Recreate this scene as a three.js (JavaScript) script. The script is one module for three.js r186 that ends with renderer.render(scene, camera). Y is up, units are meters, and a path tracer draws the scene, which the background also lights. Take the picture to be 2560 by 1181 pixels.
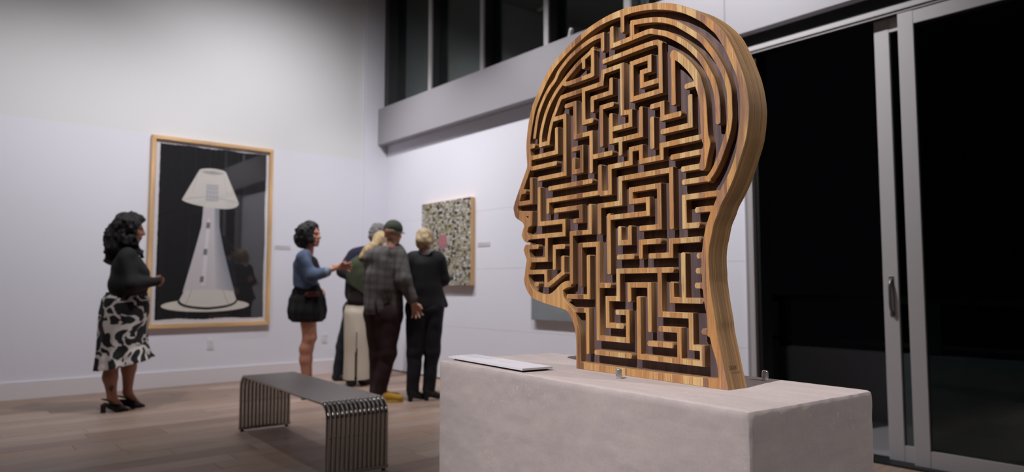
import * as THREE from 'three';
import { mergeGeometries, toCreasedNormals } from 'three/addons/utils/BufferGeometryUtils.js';
import { RoundedBoxGeometry } from 'three/addons/geometries/RoundedBoxGeometry.js';
import { FontLoader } from 'three/addons/loaders/FontLoader.js';
import { TextGeometry } from 'three/addons/geometries/TextGeometry.js';

// ---------------------------------------------------------------- camera, night sky, exposure
const scene = new THREE.Scene();
scene.background = new THREE.Color(0.0012, 0.0012, 0.0016);
const camera = new THREE.PerspectiveCamera(36.96, 2560 / 1181, 0.05, 60);
camera.rotation.order = 'YXZ';
camera.position.set(0, 1.1, 0);
camera.rotation.set(THREE.MathUtils.degToRad(4.08), THREE.MathUtils.degToRad(-39.95), 0);
camera.focus = 1.5;
camera.userData.fStop = 3.6;
const renderer = new THREE.WebGLRenderer();
renderer.toneMapping = THREE.LinearToneMapping;
renderer.toneMappingExposure = 1.0;
renderer.shadowMap.enabled = true;

// track lamps: [x, y, z, aim x, aim y, aim z, candela, half angle, penumbra, lens radius factor, what it is aimed at]
const LAMPS = [
  [0.4, 4.95, -5.7, 0.7, 0.6, -8.45, 22, 0.8, 1, 2.5, 'the bare wall beside the framed lamp print'],
  [2.4, 4.95, -5.7, 2.6, 1.4, -8.45, 22, 0.95, 1, 2.5, 'the framed lamp print'],
  [2.9, 4.95, -6.0, 3.9, 1.5, -8.45, 10, 1.0, 1, 2.5, 'the room corner behind the visitors'],
  [2.9, 4.95, -7.1, 4.8, 0.9, -7.0, 23, 0.68, 1, 2.5, 'the chip painting'],
  [2.9, 4.95, -5.2, 4.8, 0.8, -5.1, 31, 0.74, 1, 2.5, 'the plain grey canvas'],
  [2.9, 4.95, -3.2, 4.8, 2.1, -3.0, 42, 0.75, 1, 2.5, 'the wall end beside the sliding doors'],
  [-2.05, 4.95, -1.2, 1.22, 1.2, -1.08, 100, 0.225, 0.7, 1, 'the face of the wooden head'],
  [2.9, 4.95, -2.5, 1.35, 0.9, -1.0, 2.5, 0.42, 0.7, 1.5, 'the pedestal top'],
  [1.5, 4.95, -5.7, 1.9, 0, -5.5, 8, 0.5, 1, 2, 'the floor around the steel bench'],
  [2.9, 4.95, -1.9, 6.2, 0.45, -2.7, 5, 0.36, 1, 2, 'the open sliding door'],
  [2.9, 4.95, 4.4, 1.35, 0.95, -0.55, 48, 0.3, 1, 2.5, 'the near end of the pedestal'],
];
const LAMP_COLOR = new THREE.Color(1, 0.975, 1);

// ---------------------------------------------------------------- helpers
let seedState = 90210;
const rnd = () => { seedState = (seedState + 0x6d2b79f5) | 0; let t = Math.imul(seedState ^ (seedState >>> 15), 1 | seedState); t = (t + Math.imul(t ^ (t >>> 7), 61 | t)) ^ t; return ((t ^ (t >>> 14)) >>> 0) / 4294967296; };
const clamp = (x, a, b) => Math.min(b, Math.max(a, x)), mix = (a, b, t) => a + (b - a) * t;
const sstep = (a, b, x) => { const t = clamp((x - a) / (b - a), 0, 1); return t * t * (3 - 2 * t); };
const hash = (x, y, z = 0) => { let h = Math.imul(x, 374761393) + Math.imul(y, 668265263) + Math.imul(z, 2147483647 ^ 0x5bd1e995); h = Math.imul(h ^ (h >>> 13), 1274126177); return ((h ^ (h >>> 16)) >>> 0) / 4294967296; };
function noise2(x, y) {
  const i = Math.floor(x), j = Math.floor(y), a = x - i, b = y - j, s = a * a * (3 - 2 * a), t = b * b * (3 - 2 * b);
  return mix(mix(hash(i, j), hash(i + 1, j), s), mix(hash(i, j + 1), hash(i + 1, j + 1), s), t);
}
function noise3(x, y, z) {
  const i = Math.floor(x), j = Math.floor(y), k = Math.floor(z), a = x - i, b = y - j, c = z - k, s = a * a * (3 - 2 * a), t = b * b * (3 - 2 * b), u = c * c * (3 - 2 * c);
  const f = (kk) => mix(mix(hash(i, j, kk), hash(i + 1, j, kk), s), mix(hash(i, j + 1, kk), hash(i + 1, j + 1, kk), s), t);
  return mix(f(k), f(k + 1), u);
}
const fbm2 = (x, y, n = 4) => { let s = 0, a = 0.5; for (let i = 0; i < n; i++) { s += a * noise2(x, y); x = x * 2.03 + 11.3; y = y * 2.03 + 7.7; a *= 0.5; } return s; };
const tnoise = (x, y, px, py) => { // tiling value noise
  const i = Math.floor(x), j = Math.floor(y), a = x - i, b = y - j, s = a * a * (3 - 2 * a), t = b * b * (3 - 2 * b), m = (v, p) => ((v % p) + p) % p;
  const h = (p, q) => hash(m(p, px), m(q, py), 5);
  return mix(mix(h(i, j), h(i + 1, j), s), mix(h(i, j + 1), h(i + 1, j + 1), s), t);
};
function tex(w, h, fn, srgb = true) { // fn(x 0..1, y 0..1) -> [r,g,b] 0..255 or a single value
  const d = new Uint8Array(w * h * 4);
  for (let j = 0; j < h; j++) for (let i = 0; i < w; i++) {
    const c = fn((i + 0.5) / w, (j + 0.5) / h), o = (j * w + i) * 4;
    if (typeof c === 'number') d[o] = d[o + 1] = d[o + 2] = clamp(c, 0, 255); else { d[o] = clamp(c[0], 0, 255); d[o + 1] = clamp(c[1], 0, 255); d[o + 2] = clamp(c[2], 0, 255); }
    d[o + 3] = 255;
  }
  const t = new THREE.DataTexture(d, w, h, THREE.RGBAFormat);
  t.wrapS = t.wrapT = THREE.RepeatWrapping; t.magFilter = THREE.LinearFilter; t.minFilter = THREE.LinearMipmapLinearFilter; t.generateMipmaps = true;
  if (srgb) t.colorSpace = THREE.SRGBColorSpace;
  t.needsUpdate = true; return t;
}
const std = (color, roughness = 0.8, extra = {}) => new THREE.MeshStandardMaterial({ color, roughness, ...extra });
const names = new Map();
function numbered(n) { const k = names.get(n) ?? 0; names.set(n, k + 1); return k ? `${n}_${String(k).padStart(3, '0')}` : n; }
function shade(o) { o.traverse((m) => { if (m.isMesh) { m.castShadow = true; m.receiveShadow = true; } }); return o; }
function part(name, geo, mat, parent, pos, label) {
  const m = new THREE.Mesh(geo, mat); m.name = name; m.castShadow = m.receiveShadow = true;
  if (pos) m.position.set(...pos); if (label) m.userData.label = label;
  parent.add(m); return m;
}
function thing(name, label, category, pos = [0, 0, 0], turn = 0, group) {
  const g = new THREE.Group(); g.name = numbered(name); g.position.set(...pos); g.rotation.y = turn; scene.add(g);
  g.userData = { label, category }; if (group) g.userData.group = group; return g;
}
function struct(name, geo, mat, pos) {
  const m = part(name, geo, mat, scene, pos); m.userData.kind = 'structure'; return m;
}
// box given by its two corners, uv in metres
function boxGeo(x0, y0, z0, x1, y1, z1) {
  const g = new THREE.BoxGeometry(x1 - x0, y1 - y0, z1 - z0); g.translate((x0 + x1) / 2, (y0 + y1) / 2, (z0 + z1) / 2);
  const p = g.attributes.position, n = g.attributes.normal, uv = g.attributes.uv;
  for (let i = 0; i < p.count; i++) {
    if (Math.abs(n.getX(i)) > 0.5) uv.setXY(i, p.getZ(i), p.getY(i)); else if (Math.abs(n.getY(i)) > 0.5) uv.setXY(i, p.getX(i), p.getZ(i)); else uv.setXY(i, p.getX(i), p.getY(i));
  }
  return g;
}

// ---------------------------------------------------------------- materials of the room
const wallBump = tex(256, 256, (x, y) => 128 + 60 * (tnoise(x * 64, y * 64, 64, 64) - 0.5) + 60 * (tnoise(x * 128, y * 128, 128, 128) - 0.5), false);
const paint = (c) => std(c, 0.86, { bumpMap: wallBump, bumpScale: 0.0006 });
const M = {
  wall: paint(0xe0e0e9), wallUpper: paint(0xdededf), trim: std(0xded9dd, 0.6), ceiling: paint(0x8f8d8d), beam: std(0x99979c, 0.55),
  charcoal: paint(0x3a393c), dark: std(0x151517, 0.6), alu: std(0xb4b1b2, 0.42), darkAlu: std(0x3a393c, 0.5), black: std(0x0c0c0d, 0.6),
  steel: std(0xaaa59f, 0.22, { metalness: 1 }), chrome: std(0xd8d8da, 0.22, { metalness: 0.75 }), whitePlastic: std(0xdcd9dd, 0.45), concrete: std(0x7c7a7e, 0.9),
};
const coatedGlass = new THREE.MeshPhysicalMaterial({ color: 0xb9d8d0, roughness: 0.02, transmission: 1, thickness: 0, ior: 2.1, specularColor: 0xcfeee6 });
const glassMat = new THREE.MeshPhysicalMaterial({ color: 0xb4bfbd, roughness: 0.01, transmission: 1, thickness: 0, ior: 1.45 });

// ---------------------------------------------------------------- the room
const XR = 4.8, ZB = -8.45, XL = -9, ZF = 7, TOP = 5.6, SEAM = 2.785;
struct('wall_back', boxGeo(XL, -0.1, ZB - 0.2, XR + 0.2, SEAM, ZB), M.wall);
struct('wall_back_upper', boxGeo(XL, SEAM, ZB - 0.2, XR + 0.2, TOP, ZB), M.wallUpper);
struct('wall_back_pilaster', boxGeo(4.475, 0, ZB, XR, TOP, ZB + 0.07), M.wall);
struct('baseboard_back', boxGeo(XL, 0, ZB, XR, 0.168, ZB + 0.018), M.trim);
const right = new THREE.Group(); right.name = 'wall_right'; right.userData.kind = 'structure'; scene.add(right);
for (const [y0, y1] of [[0.018, 0.632], [0.6335, 1.291], [1.2925, 1.944], [1.9455, 3.0]]) part('panel', boxGeo(XR, y0, ZB, XR + 0.16, y1, -2.96), M.wall, right);
struct('wall_right_plinth', boxGeo(XR + 0.03, 0, ZB, XR + 0.16, 0.018, -2.96), M.black);
struct('wall_left', boxGeo(XL - 0.2, -0.1, ZB, XL, TOP, ZF), M.charcoal);
struct('wall_front', boxGeo(XL, -0.1, ZF, XR + 0.2, TOP, ZF + 0.2), M.charcoal);
struct('wall_right_end', boxGeo(XR, 0, 5.3, XR + 0.2, 3.0, ZF), M.wall);
struct('ceiling', boxGeo(XL - 0.2, TOP, ZB - 0.2, XR + 0.4, TOP + 0.2, ZF + 0.2), M.ceiling);
// ledge beam over wall and doors, in two lengths
const beam = new THREE.Group(); beam.name = 'trim_1'; beam.userData.kind = 'structure'; scene.add(beam);
part('beam_casing', boxGeo(4.66, 3.0, ZB + 0.07, XR + 0.2, 3.49, -3.018), M.beam, beam);
part('beam_casing', boxGeo(4.66, 3.0, -3.014, XR + 0.2, 3.49, ZF), M.beam, beam);
// clerestory windows above the ledge
for (let k = 0; k < 14; k++) {
  const z0 = -8.3 + 1.065 * k, w = new THREE.Group(); w.name = `window_${k + 1}`; w.userData.kind = 'structure'; scene.add(w);
  const z1 = Math.min(z0 + 1.065, ZF);
  part('pane', boxGeo(4.884, 3.55, z0 + 0.02, 4.89, TOP - 0.05, z1 - 0.03), coatedGlass, w);
  part('mullion', boxGeo(4.775, 3.49, z1 - 0.065, 4.93, TOP, z1), M.darkAlu, w);
  part('mullion_cap', boxGeo(4.75, 3.49, z1 - 0.066, 4.775, TOP, z1 + 0.001), M.alu, w);
  if (k === 0) { part('mullion', boxGeo(4.75, 3.49, ZB, 4.93, TOP, -8.27), M.darkAlu, w); }
  part('sill', boxGeo(4.8, 3.49, z0, 4.93, 3.55, z1 - 0.066), M.darkAlu, w);
}
// floor: slab and single planks
const slab = struct('floor', boxGeo(XL, -0.2, ZB, XR + 0.1, -0.02, ZF), std(0x5e5047, 0.8));
{
  const grain = [0, 1, 2].map((s) => tex(512, 128, (x, y) => {
    const g = fbm2(x * 7 + s * 31, y * 26 + s * 17, 4), f = noise2(x * 40 + s * 9, y * 150), k = sstep(0.55, 0.75, fbm2(x * 4 + 60 * s, y * 9, 3));
    const v = 0.84 + 0.26 * g + 0.05 * (f - 0.5) - 0.10 * k;
    return [172 * v, 150 * v, 136 * v];
  }));
  const tints = [0xffffff, 0xe9e4e0, 0xf7ede4, 0xdcd6d2, 0xf2f0ee];
  const mats = []; for (const g of grain) for (const c of tints) mats.push(std(c, 0.5, { map: g }));
  const cache = new Map(), W = 0.19;
  for (let r = 0; r * W < 7.3; r++) {
    const z0 = ZB + r * W; let x = -0.9 - hash(r, 3) * 1.3;
    while (x < XR) {
      const a = Math.max(x, -1.0), b = Math.min(x + 1.52, XR + 0.02), L = Math.round((b - a) * 50) / 50;
      x += 1.52;
      if (L < 0.06) continue;
      if (!cache.has(L)) { const g = new RoundedBoxGeometry(L - 0.002, 0.02, W - 0.002, 1, 0.0012), p = g.attributes.position, uv = g.attributes.uv; for (let i = 0; i < p.count; i++) uv.setXY(i, p.getX(i) / 1.52 + 0.5, p.getZ(i) / W + 0.5); cache.set(L, g); }
      part('plank', cache.get(L), mats[Math.floor(hash(r, Math.round(a * 10)) * mats.length)], slab, [(a + b) / 2, -0.01, z0 + W / 2]);
    }
  }
  struct('floor_near', boxGeo(XL, -0.02, -1.11, XR, 0, ZF), mats[0]);
  struct('floor_side', boxGeo(XL, -0.02, ZB, -1.0, 0, -1.11), mats[0]);
}

// ---------------------------------------------------------------- sliding doors and the balcony behind them
struct('trim_2', boxGeo(4.74, 2.885, -2.96, 4.95, 3.0, 5.3), M.dark);
{
  const t = new THREE.Group(); t.name = 'trim_3'; t.userData.kind = 'structure'; scene.add(t);
  part('track_rail', boxGeo(4.68, 2.852, -2.83, 4.82, 2.885, 5.3), M.alu, t);
  part('track_rail', boxGeo(4.69, 2.835, -2.83, 4.705, 2.852, 5.3), M.alu, t);
  part('track_channel', boxGeo(4.705, 2.84, -2.83, 4.82, 2.852, 5.3), M.dark, t);
  part('side_jamb', boxGeo(4.68, 0, -2.868, 4.78, 2.885, -2.83), M.alu, t);
  part('jamb_channel', boxGeo(4.72, 0, -2.83, 4.86, 2.84, -2.80), M.dark, t);
  part('jamb_reveal', boxGeo(4.74, 0, -2.93, 4.8, 2.885, -2.868), std(0x8f8b8f, 0.6), t);
  part('jamb_casing', boxGeo(4.78, 0, -2.962, 4.8, 3.0, -2.93), M.wall, t);
  part('threshold', boxGeo(4.62, 0, -2.83, 4.82, 0.012, 5.3), M.dark, t);
}
function slidingDoor(name, x, z0, z1, handle) {
  const d = new THREE.Group(); d.name = name; d.userData.kind = 'structure'; scene.add(d);
  part('stile', new RoundedBoxGeometry(0.04, 2.83, 0.092, 2, 0.003), M.alu, d, [x, 1.425, z0 + 0.046]);
  part('stile', new RoundedBoxGeometry(0.04, 2.83, 0.092, 2, 0.003), M.alu, d, [x, 1.425, z1 - 0.046]);
  part('top_rail', boxGeo(x - 0.018, 2.745, z0 + 0.092, x + 0.018, 2.838, z1 - 0.092), M.alu, d);
  part('bottom_rail', boxGeo(x - 0.018, 0.012, z0 + 0.092, x + 0.018, 0.11, z1 - 0.092), M.alu, d);
  part('pane', boxGeo(x - 0.003, 0.11, z0 + 0.09, x + 0.003, 2.745, z1 - 0.09), glassMat, d);
  if (handle) {
    const c = new THREE.CatmullRomCurve3([[-0.018, 0.105], [-0.03, 0.1], [-0.05, 0.075], [-0.055, 0], [-0.05, -0.075], [-0.03, -0.1], [-0.018, -0.105]].map(([a, b]) => new THREE.Vector3(x + a, 1.04 + b, z0 + 0.052)));
    const h = part('pull_handle', new THREE.TubeGeometry(c, 30, 0.008, 10), std(0x8a8888, 0.35, { metalness: 0.8 }), d);
    part('handle_plate', new RoundedBoxGeometry(0.008, 0.255, 0.03, 3, 0.004), std(0x767474, 0.4, { metalness: 0.6 }), h, [x - 0.022, 1.04, z0 + 0.052]);
  }
}
slidingDoor('door_1', 4.77, -1.958, 0.1, true);
slidingDoor('door_2', 4.715, -1.79, 0.35, false);
slidingDoor('door_3', 4.77, 0.28, 2.85, false);
slidingDoor('door_4', 4.715, 2.78, 5.28, false);
struct('balcony_floor', boxGeo(XR + 0.1, -0.2, -8.45, 6.5, -0.03, ZF), M.concrete);
struct('wall_parapet', boxGeo(6.2, -0.03, -8.45, 6.4, 0.545, ZF), M.concrete);
struct('wall_outer', boxGeo(XR + 0.16, -0.03, -8.45, XR + 0.22, 3.0, -2.96), M.concrete);
{
  const r = thing('balcony_railing', 'dark metal balcony railing standing above the low parapet outside', 'railing', [6.3, 0.545, -2.2]);
  const dm = std(0x2a2a2d, 0.5);
  part('top_rail', boxGeo(-0.03, 0.41, -5.5, 0.03, 0.475, 5.5), dm, r); part('lower_rail', boxGeo(-0.02, 0.05, -5.5, 0.02, 0.085, 5.5), dm, r);
  for (let z = -5.2; z < 5.4; z += 1.3) part('post', boxGeo(-0.035, 0, z - 0.045, 0.035, 0.41, z + 0.045), dm, r);
  const b = thing('speaker_box', 'black box standing on the balcony by the open sliding door', 'box', [5.35, -0.03, -3.2]);
  part('cabinet', new RoundedBoxGeometry(0.22, 0.66, 0.2, 3, 0.012), M.black, b, [0, 0.34, 0]); part('grille', new RoundedBoxGeometry(0.01, 0.55, 0.16, 2, 0.004), std(0x1a1a1b, 0.9), b, [-0.113, 0.34, 0]);
  for (const [a, c] of [[-1, -1], [-1, 1], [1, -1], [1, 1]]) part('foot', new THREE.CylinderGeometry(0.012, 0.014, 0.012, 12), M.black, b, [a * 0.08, 0.006, c * 0.07]);
}

// ---------------------------------------------------------------- track lighting (above the picture)
for (const [name, pos, len, alongX] of [['lighting_track', [0.9, 5.2, -5.7], 3.8, true], ['lighting_track', [2.9, 5.2, -1.4], 12.4, false], ['lighting_track', [-2.05, 5.2, -0.6], 2.4, false]]) {
  const t = thing(name, alongX ? 'white ceiling track carrying the lamps for the lamp drawing wall' : pos[0] > 0 ? 'white ceiling track carrying the lamps for the ledge wall' : 'white ceiling track carrying the lamp for the wooden head', 'track', pos);
  part('rail', alongX ? boxGeo(-len / 2, -0.015, -0.018, len / 2, 0.015, 0.018) : boxGeo(-0.018, -0.015, -len / 2, 0.018, 0.015, len / 2), M.whitePlastic, t);
  for (const s of [-0.4, 0.4]) part('suspension_rod', new THREE.CylinderGeometry(0.005, 0.005, TOP - pos[1] - 0.015, 8), M.alu, t, [alongX ? s * len : 0, (TOP - pos[1] + 0.015) / 2, alongX ? 0 : s * len]);
}
const lensMat = new THREE.MeshStandardMaterial({ color: 0x222222, emissive: LAMP_COLOR, emissiveIntensity: 6, roughness: 0.4 });
LAMPS.forEach(([x, y, z, ax, ay, az, cd, ang, pen, rad, aim]) => {
  const what = 'white cylinder track lamp aimed at ' + aim;
  const t = thing('track_lamp', what, 'lamp', [x, y, z], 0, 'track lamps');
  const dir = new THREE.Vector3(ax - x, ay - y, az - z).normalize(), q = new THREE.Quaternion().setFromUnitVectors(new THREE.Vector3(0, -1, 0), dir);
  const can = part('lamp_can', new THREE.LatheGeometry([[0.001, 0.09], [0.04, 0.085], [0.05, 0.07], [0.05, -0.085], [0.044, -0.085], [0.044, -0.06], [0.001, -0.06]].map(([a, b]) => new THREE.Vector2(a, b)), 24), M.whitePlastic, t); can.quaternion.copy(q);
  const lens = part('lens', new THREE.CylinderGeometry(0.042, 0.042, 0.006, 24), lensMat, t); lens.quaternion.copy(q); lens.position.copy(dir).multiplyScalar(0.068);
  part('stem', new THREE.CylinderGeometry(0.008, 0.008, 5.185 - y - 0.05, 8), M.whitePlastic, t, [0, (5.185 - y) / 2 + 0.025, 0]);
  const l = new THREE.SpotLight(LAMP_COLOR, cd, 0, ang, pen, 2); l.name = 'lamp_light'; l.position.copy(dir).multiplyScalar(0.1); l.castShadow = true; l.shadow.radius = rad; l.shadow.mapSize.set(1024, 1024);
  l.target.position.set(ax, ay, az); l.target.updateMatrixWorld(); t.add(l);
});

// ---------------------------------------------------------------- wooden head: traced plan in tenths of a millimetre, own plane
const OUTLINE = [-6,0,-3,325,-6,718,-80,1045,-220,1272,-323,1369,-453,1420,-831,1488,-1280,1565,-1717,1673,-1958,1823,-2110,2041,-2147,2206,-2131,2222,-2091,2441,-2020,2713,-2105,2863,-2167,2994,-2089,3110,-2043,3132,-1854,3121,-1854,3152,-2028,3181,-2167,3262,-2254,3387,-2197,3532,-2135,3639,-2197,3727,-2354,3813,-2546,3922,-2643,4172,-2578,4317,-2417,4584,-2227,4882,-2038,5175,-1998,5300,-2022,5583,-2028,5884,-1949,6364,-1794,6819,-1580,7127,-1341,7386,-1282,7485,-1019,7715,-735,7894,-293,8094,157,8262,665,8384,1266,8447,1800,8436,2117,8380,2536,8303,2936,8188,3319,8034,3684,7832,3939,7662,4211,7433,4376,7269,4473,7156,4599,6980,4753,6676,4857,6431,4944,6194,4994,6044,5056,5778,5093,5467,5087,5258,5049,4990,4998,4771,4865,4437,4716,4101,4566,3840,4398,3602,4319,3431,4215,3237,4151,3011,4086,2771,4063,2514,4074,2271,4077,2112,4126,1737,4199,1339,4227,1104,4315,715,4387,395,4479,-2];
const CAVITY = [-1941,2295,-1896,2113,-1776,1951,-1539,1827,-1279,1797,-1023,1813,-828,1901,-609,2047,-448,2115,-263,2139,-185,2088,-186,1988,-343,1962,-489,1902,-451,1716,-294,1567,-62,1389,-26,1345,61,1100,146,842,175,469,177,176,899,175,1997,169,2794,174,3348,180,4039,190,4253,206,4212,497,4104,805,4059,982,4001,1012,4003,1171,3984,1425,3954,1586,3910,1856,3885,2165,3883,2465,3906,2710,3937,2914,3994,3143,4048,3290,4128,3468,4209,3600,4296,3761,4381,3893,4441,3988,4525,4098,4642,4297,4759,4559,4810,4803,4864,5090,4890,5350,4890,5686,4860,5921,4809,6130,4774,6210,4682,6424,4595,6627,4465,6867,4337,7071,4172,7247,3986,7432,3591,7716,3221,7910,2874,8046,2533,8149,2115,8230,1810,8256,1608,8275,1146,8285,737,8243,284,8121,-241,7938,-736,7696,-1050,7449,-1254,7219,-1432,7002,-1612,6744,-1734,6398,-1827,6062,-1858,5881,-1846,5668,-1807,5384,-1808,5273,-1885,5099,-2148,4676,-2259,4511,-2338,4369,-2433,4200,-2434,4078,-1766,4019,-1783,3632,-1950,3589,-1996,3464,-1890,3274,-1988,3206,-1854,3152,-1854,3108,-1906,2928,-1831,2617,-1877,2473,-1938,2292];
const PIT = [-2072,3893,-1934,3891,-1949,3810];
const WALLS = [
[3224,6954,3224,5859],
[1715,8414,1715,7893],
[-1666,5978,-1608,6244,-1487,6627,-1255,6963,-1022,7193,-772,7362,-626,7534,-405,7682,-135,7822,283,7949,685,8025,1036,8025,1036,7629],
[678,7107,678,7760,532,7692,176,7573,-33,7472,-246,7359,-450,7229,-741,7029,-1039,6735,-1243,6395,-1377,6038,-1408,5751,-1074,5751,-1015,6009,-886,6344,-716,6595,-562,6811,-412,6844,347,6844,996,6844,1048,7115,1677,7115,1677,5992,1938,5965,1938,5672,1298,5672],
[669,7143,-248,7143,-450,7210],
[348,7603,348,7385],
[336,6841,336,6023,673,6023],
[-857,6331,-393,6331,-393,4848,-1509,4848],
[-726,6089,-726,5455,-1838,5455],
[-734,5170,-1823,5170],
[-1655,5770,-1867,5770],
[-373,6575,0,6575,0,5717,599,5717,599,4746],
[594,5118,1327,5118],
[-113,5419,249,5419,249,4842,-54,4842,-54,5196],
[-1468,4615,-1468,3643,-445,3643,-445,3316,-1920,3316],
[-1164,3305,-1164,2698,-1861,2698],
[-1818,4914,-1818,4267,-2386,4267],
[-2071,4582,-2322,4582],
[-1061,4540,623,4540],
[-1096,3899,-1096,4227,900,4227,900,4882],
[896,4194,1248,4194,1248,4793,1935,4793,1935,5100,2247,5100,2247,4778,2860,4778,2860,5039,3921,5039],
[3547,6174,3878,6174],
[3126,4735,3974,4735],
[3408,4442,3950,4442],
[3671,5968,3671,5334,2860,5334],
[2563,5949,2902,5949,2902,5628,3416,5628],
[2599,5708,2599,5018],
[2265,6005,2265,5379,1609,5379,1609,5020],
[1299,6046,1299,5388,1610,5388],
[1318,6894,1318,6557,657,6557,657,6228],
[1385,6266,971,6266,971,5328],
[1357,8120,1357,7662,1954,7662,2524,7662,2725,7596,2981,7490,3009,7478,3265,7316,3549,7102,3762,6897,3951,6674,4093,6453,4215,6226,4247,6159,4332,5876,4366,5592,4366,5232],
[2029,7664,2029,8017,2529,7921,2869,7822,3015,7766,3290,7623,3565,7421,3857,7183,4029,7021,4162,6842,4293,6659,4421,6437,4531,6217,4621,5946,4651,5763,4651,5532,4651,5292,4605,5044,4536,4867,4442,4667,4373,4523,4226,4299,4097,4166,3429,4166],
[1030,7367,2599,7367,2868,7278,2868,6243,1996,6243,1996,7071,2547,7071,2547,6792,2311,6792,2311,6489,2862,6489],
[3118,3216,3118,4473,1589,4473,1589,3909,872,3909,872,3245],
[2181,3281,2773,3281,2773,4174,1924,4174,1924,3906,2439,3906,2439,3601,1216,3601,1193,3628,1193,2293],
[1547,3359,1547,2990,1873,2990,1873,3352],
[1473,2668,1992,2668],
[2797,2973,2208,2973,2208,2615],
[3869,2952,3085,2952,3085,2658,2465,2658],
[3136,2346,1488,2346,1488,1717,1124,1717,1124,1095,1635,1095],
[2751,2338,2751,1400,3587,1400,3587,759,3860,759,3860,453,2867,453,2119,453,2119,1006,2119,1766],
[3271,456,3271,1092,2711,1092],
[2385,762,3096,762],
[3089,2076,3089,1707,3898,1707],
[3411,2688,3411,1705],
[1839,1664,1839,2028,2445,2028,2445,1023],
[1409,1409,1774,1409,1774,784,803,784,803,3002,174,3002,174,2002],
[834,2021,1228,2021],
[470,2743,470,1748,-332,1748],
[-165,2071,-165,3310,539,3310,539,3974],
[-826,3943,197,3943,197,3616,-64,3616],
[-425,3005,-838,3005,-838,2435],
[-498,2752,-498,2343,-1047,2054,-1194,2037,-1194,2377,-1938,2377],
[-1654,2056,-1521,2055],
[-2043,3049,-1517,3049],
[-11,1422,422,1422,422,396],
[679,445,1876,445],
[4339,3844,3465,3844,3465,3246,3841,3246],
[3764,3553,4182,3553],
[3784,2616,3930,2616],
[3759,2313,3923,2313],
[3726,2015,3933,2015],
[3876,1092,4028,1092]];
const WIDE_WALLS = [[3235,6954,3276,6929,3442,6803,3638,6599,3778,6420,3863,6270,3895,6160,3968,5917,4004,5642,4014,5332,4033,5023,4077,4871,4024,4686,3958,4432]];
const woodTones = { gold: [197, 148, 92], pale: [209, 172, 118], brown: [170, 122, 80], dark: [130, 90, 61], orange: [192, 138, 86], tan: [201, 154, 101], mauve: [164, 121, 92] };
// edge-glued strips from the face to the back of the head (upper bound in mm, tone)
const STRIPS = [[-236, 'dark'], [-205, 'brown'], [-176, 'brown'], [-150, 'gold'], [-118, 'tan'], [-92, 'gold'], [-60, 'tan'], [-30, 'gold'], [6, 'brown'], [28, 'dark'], [50, 'gold'], [66, 'tan'], [84, 'gold'], [104, 'brown'], [118, 'tan'], [140, 'gold'], [168, 'pale'], [173, 'brown'], [205, 'gold'], [240, 'orange'], [268, 'tan'], [282, 'brown'], [308, 'tan'], [336, 'orange'], [352, 'pale'], [361, 'tan'], [388, 'pale'], [400, 'mauve'], [432, 'orange'], [455, 'mauve'], [478, 'gold'], [600, 'tan']];
function stripTone(u, v) {
  const uu = u + 3 * (noise2(v * 0.006, 3) - 0.5);
  let k = 0; while (k < STRIPS.length - 1 && uu > STRIPS[k][0]) k++;
  return [woodTones[STRIPS[k][1]], k, (STRIPS[k][0] - uu)];
}
const woodMap = tex(1280, 1360, (x, y) => {
  const u = -290 + 820 * x, v = -10 + 870 * y, [t, k, edge] = stripTone(u, v);
  const wob = 5 * (fbm2(u * 0.02 + k * 9, v * 0.004) - 0.5) + (u > 384 ? 26 * (fbm2(u * 0.012, v * 0.006 + 9) - 0.5) : 0);
  const g = fbm2((u + wob) * 0.22 + k * 37, v * 0.006 + k * 5, 4), f = noise2((u + wob) * 1.6, v * 0.03), pore = sstep(0.80, 0.92, noise2((u + wob) * 1.1 + 90, v * 0.02 + k));
  let m = 0.88 + 0.24 * g + 0.16 * (f - 0.5); m *= 1 - 0.2 * pore;
  const purple = sstep(0.52, 0.68, fbm2((u + wob) * 0.035 + k * 3, v * 0.0045 + 40, 4)) * (u > 384 ? 0.7 : 0.22);
  const line = Math.abs(edge) < 0.7 ? 0.72 : 1;
  return [mix(t[0], 128, purple) * m * line, mix(t[1], 92, purple) * m * line, mix(t[2], 76, purple) * m * line];
});
const sideMap = tex(256, 1024, (x, y) => {
  const d = x * 60, v = y * 870, lam = d < 21 ? 0 : d < 40 ? 1 : 2, g = fbm2(d * 0.35 + 3 * fbm2(v * 0.006, lam), v * 0.007 + lam * 9, 4), f = noise2(d * 2.2, v * 0.05), e = Math.min(Math.abs(d - 21), Math.abs(d - 40)) < 0.35 ? 0.72 : 1;
  const m = (0.74 + 0.5 * g + 0.1 * (f - 0.5)) * e * [1, 0.93, 1.03][lam];
  return [160 * m, 122 * m, 80 * m];
});
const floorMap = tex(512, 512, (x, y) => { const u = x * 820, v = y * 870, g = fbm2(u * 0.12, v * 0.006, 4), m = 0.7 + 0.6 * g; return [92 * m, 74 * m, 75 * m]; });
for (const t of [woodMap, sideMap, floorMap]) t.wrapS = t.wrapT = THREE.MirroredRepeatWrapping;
const woodFront = std(0xffffff, 0.5, { map: woodMap }), woodSide = std(0xffffff, 0.55, { map: sideMap }), woodFloor = std(0xffffff, 0.65, { map: floorMap });

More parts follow.
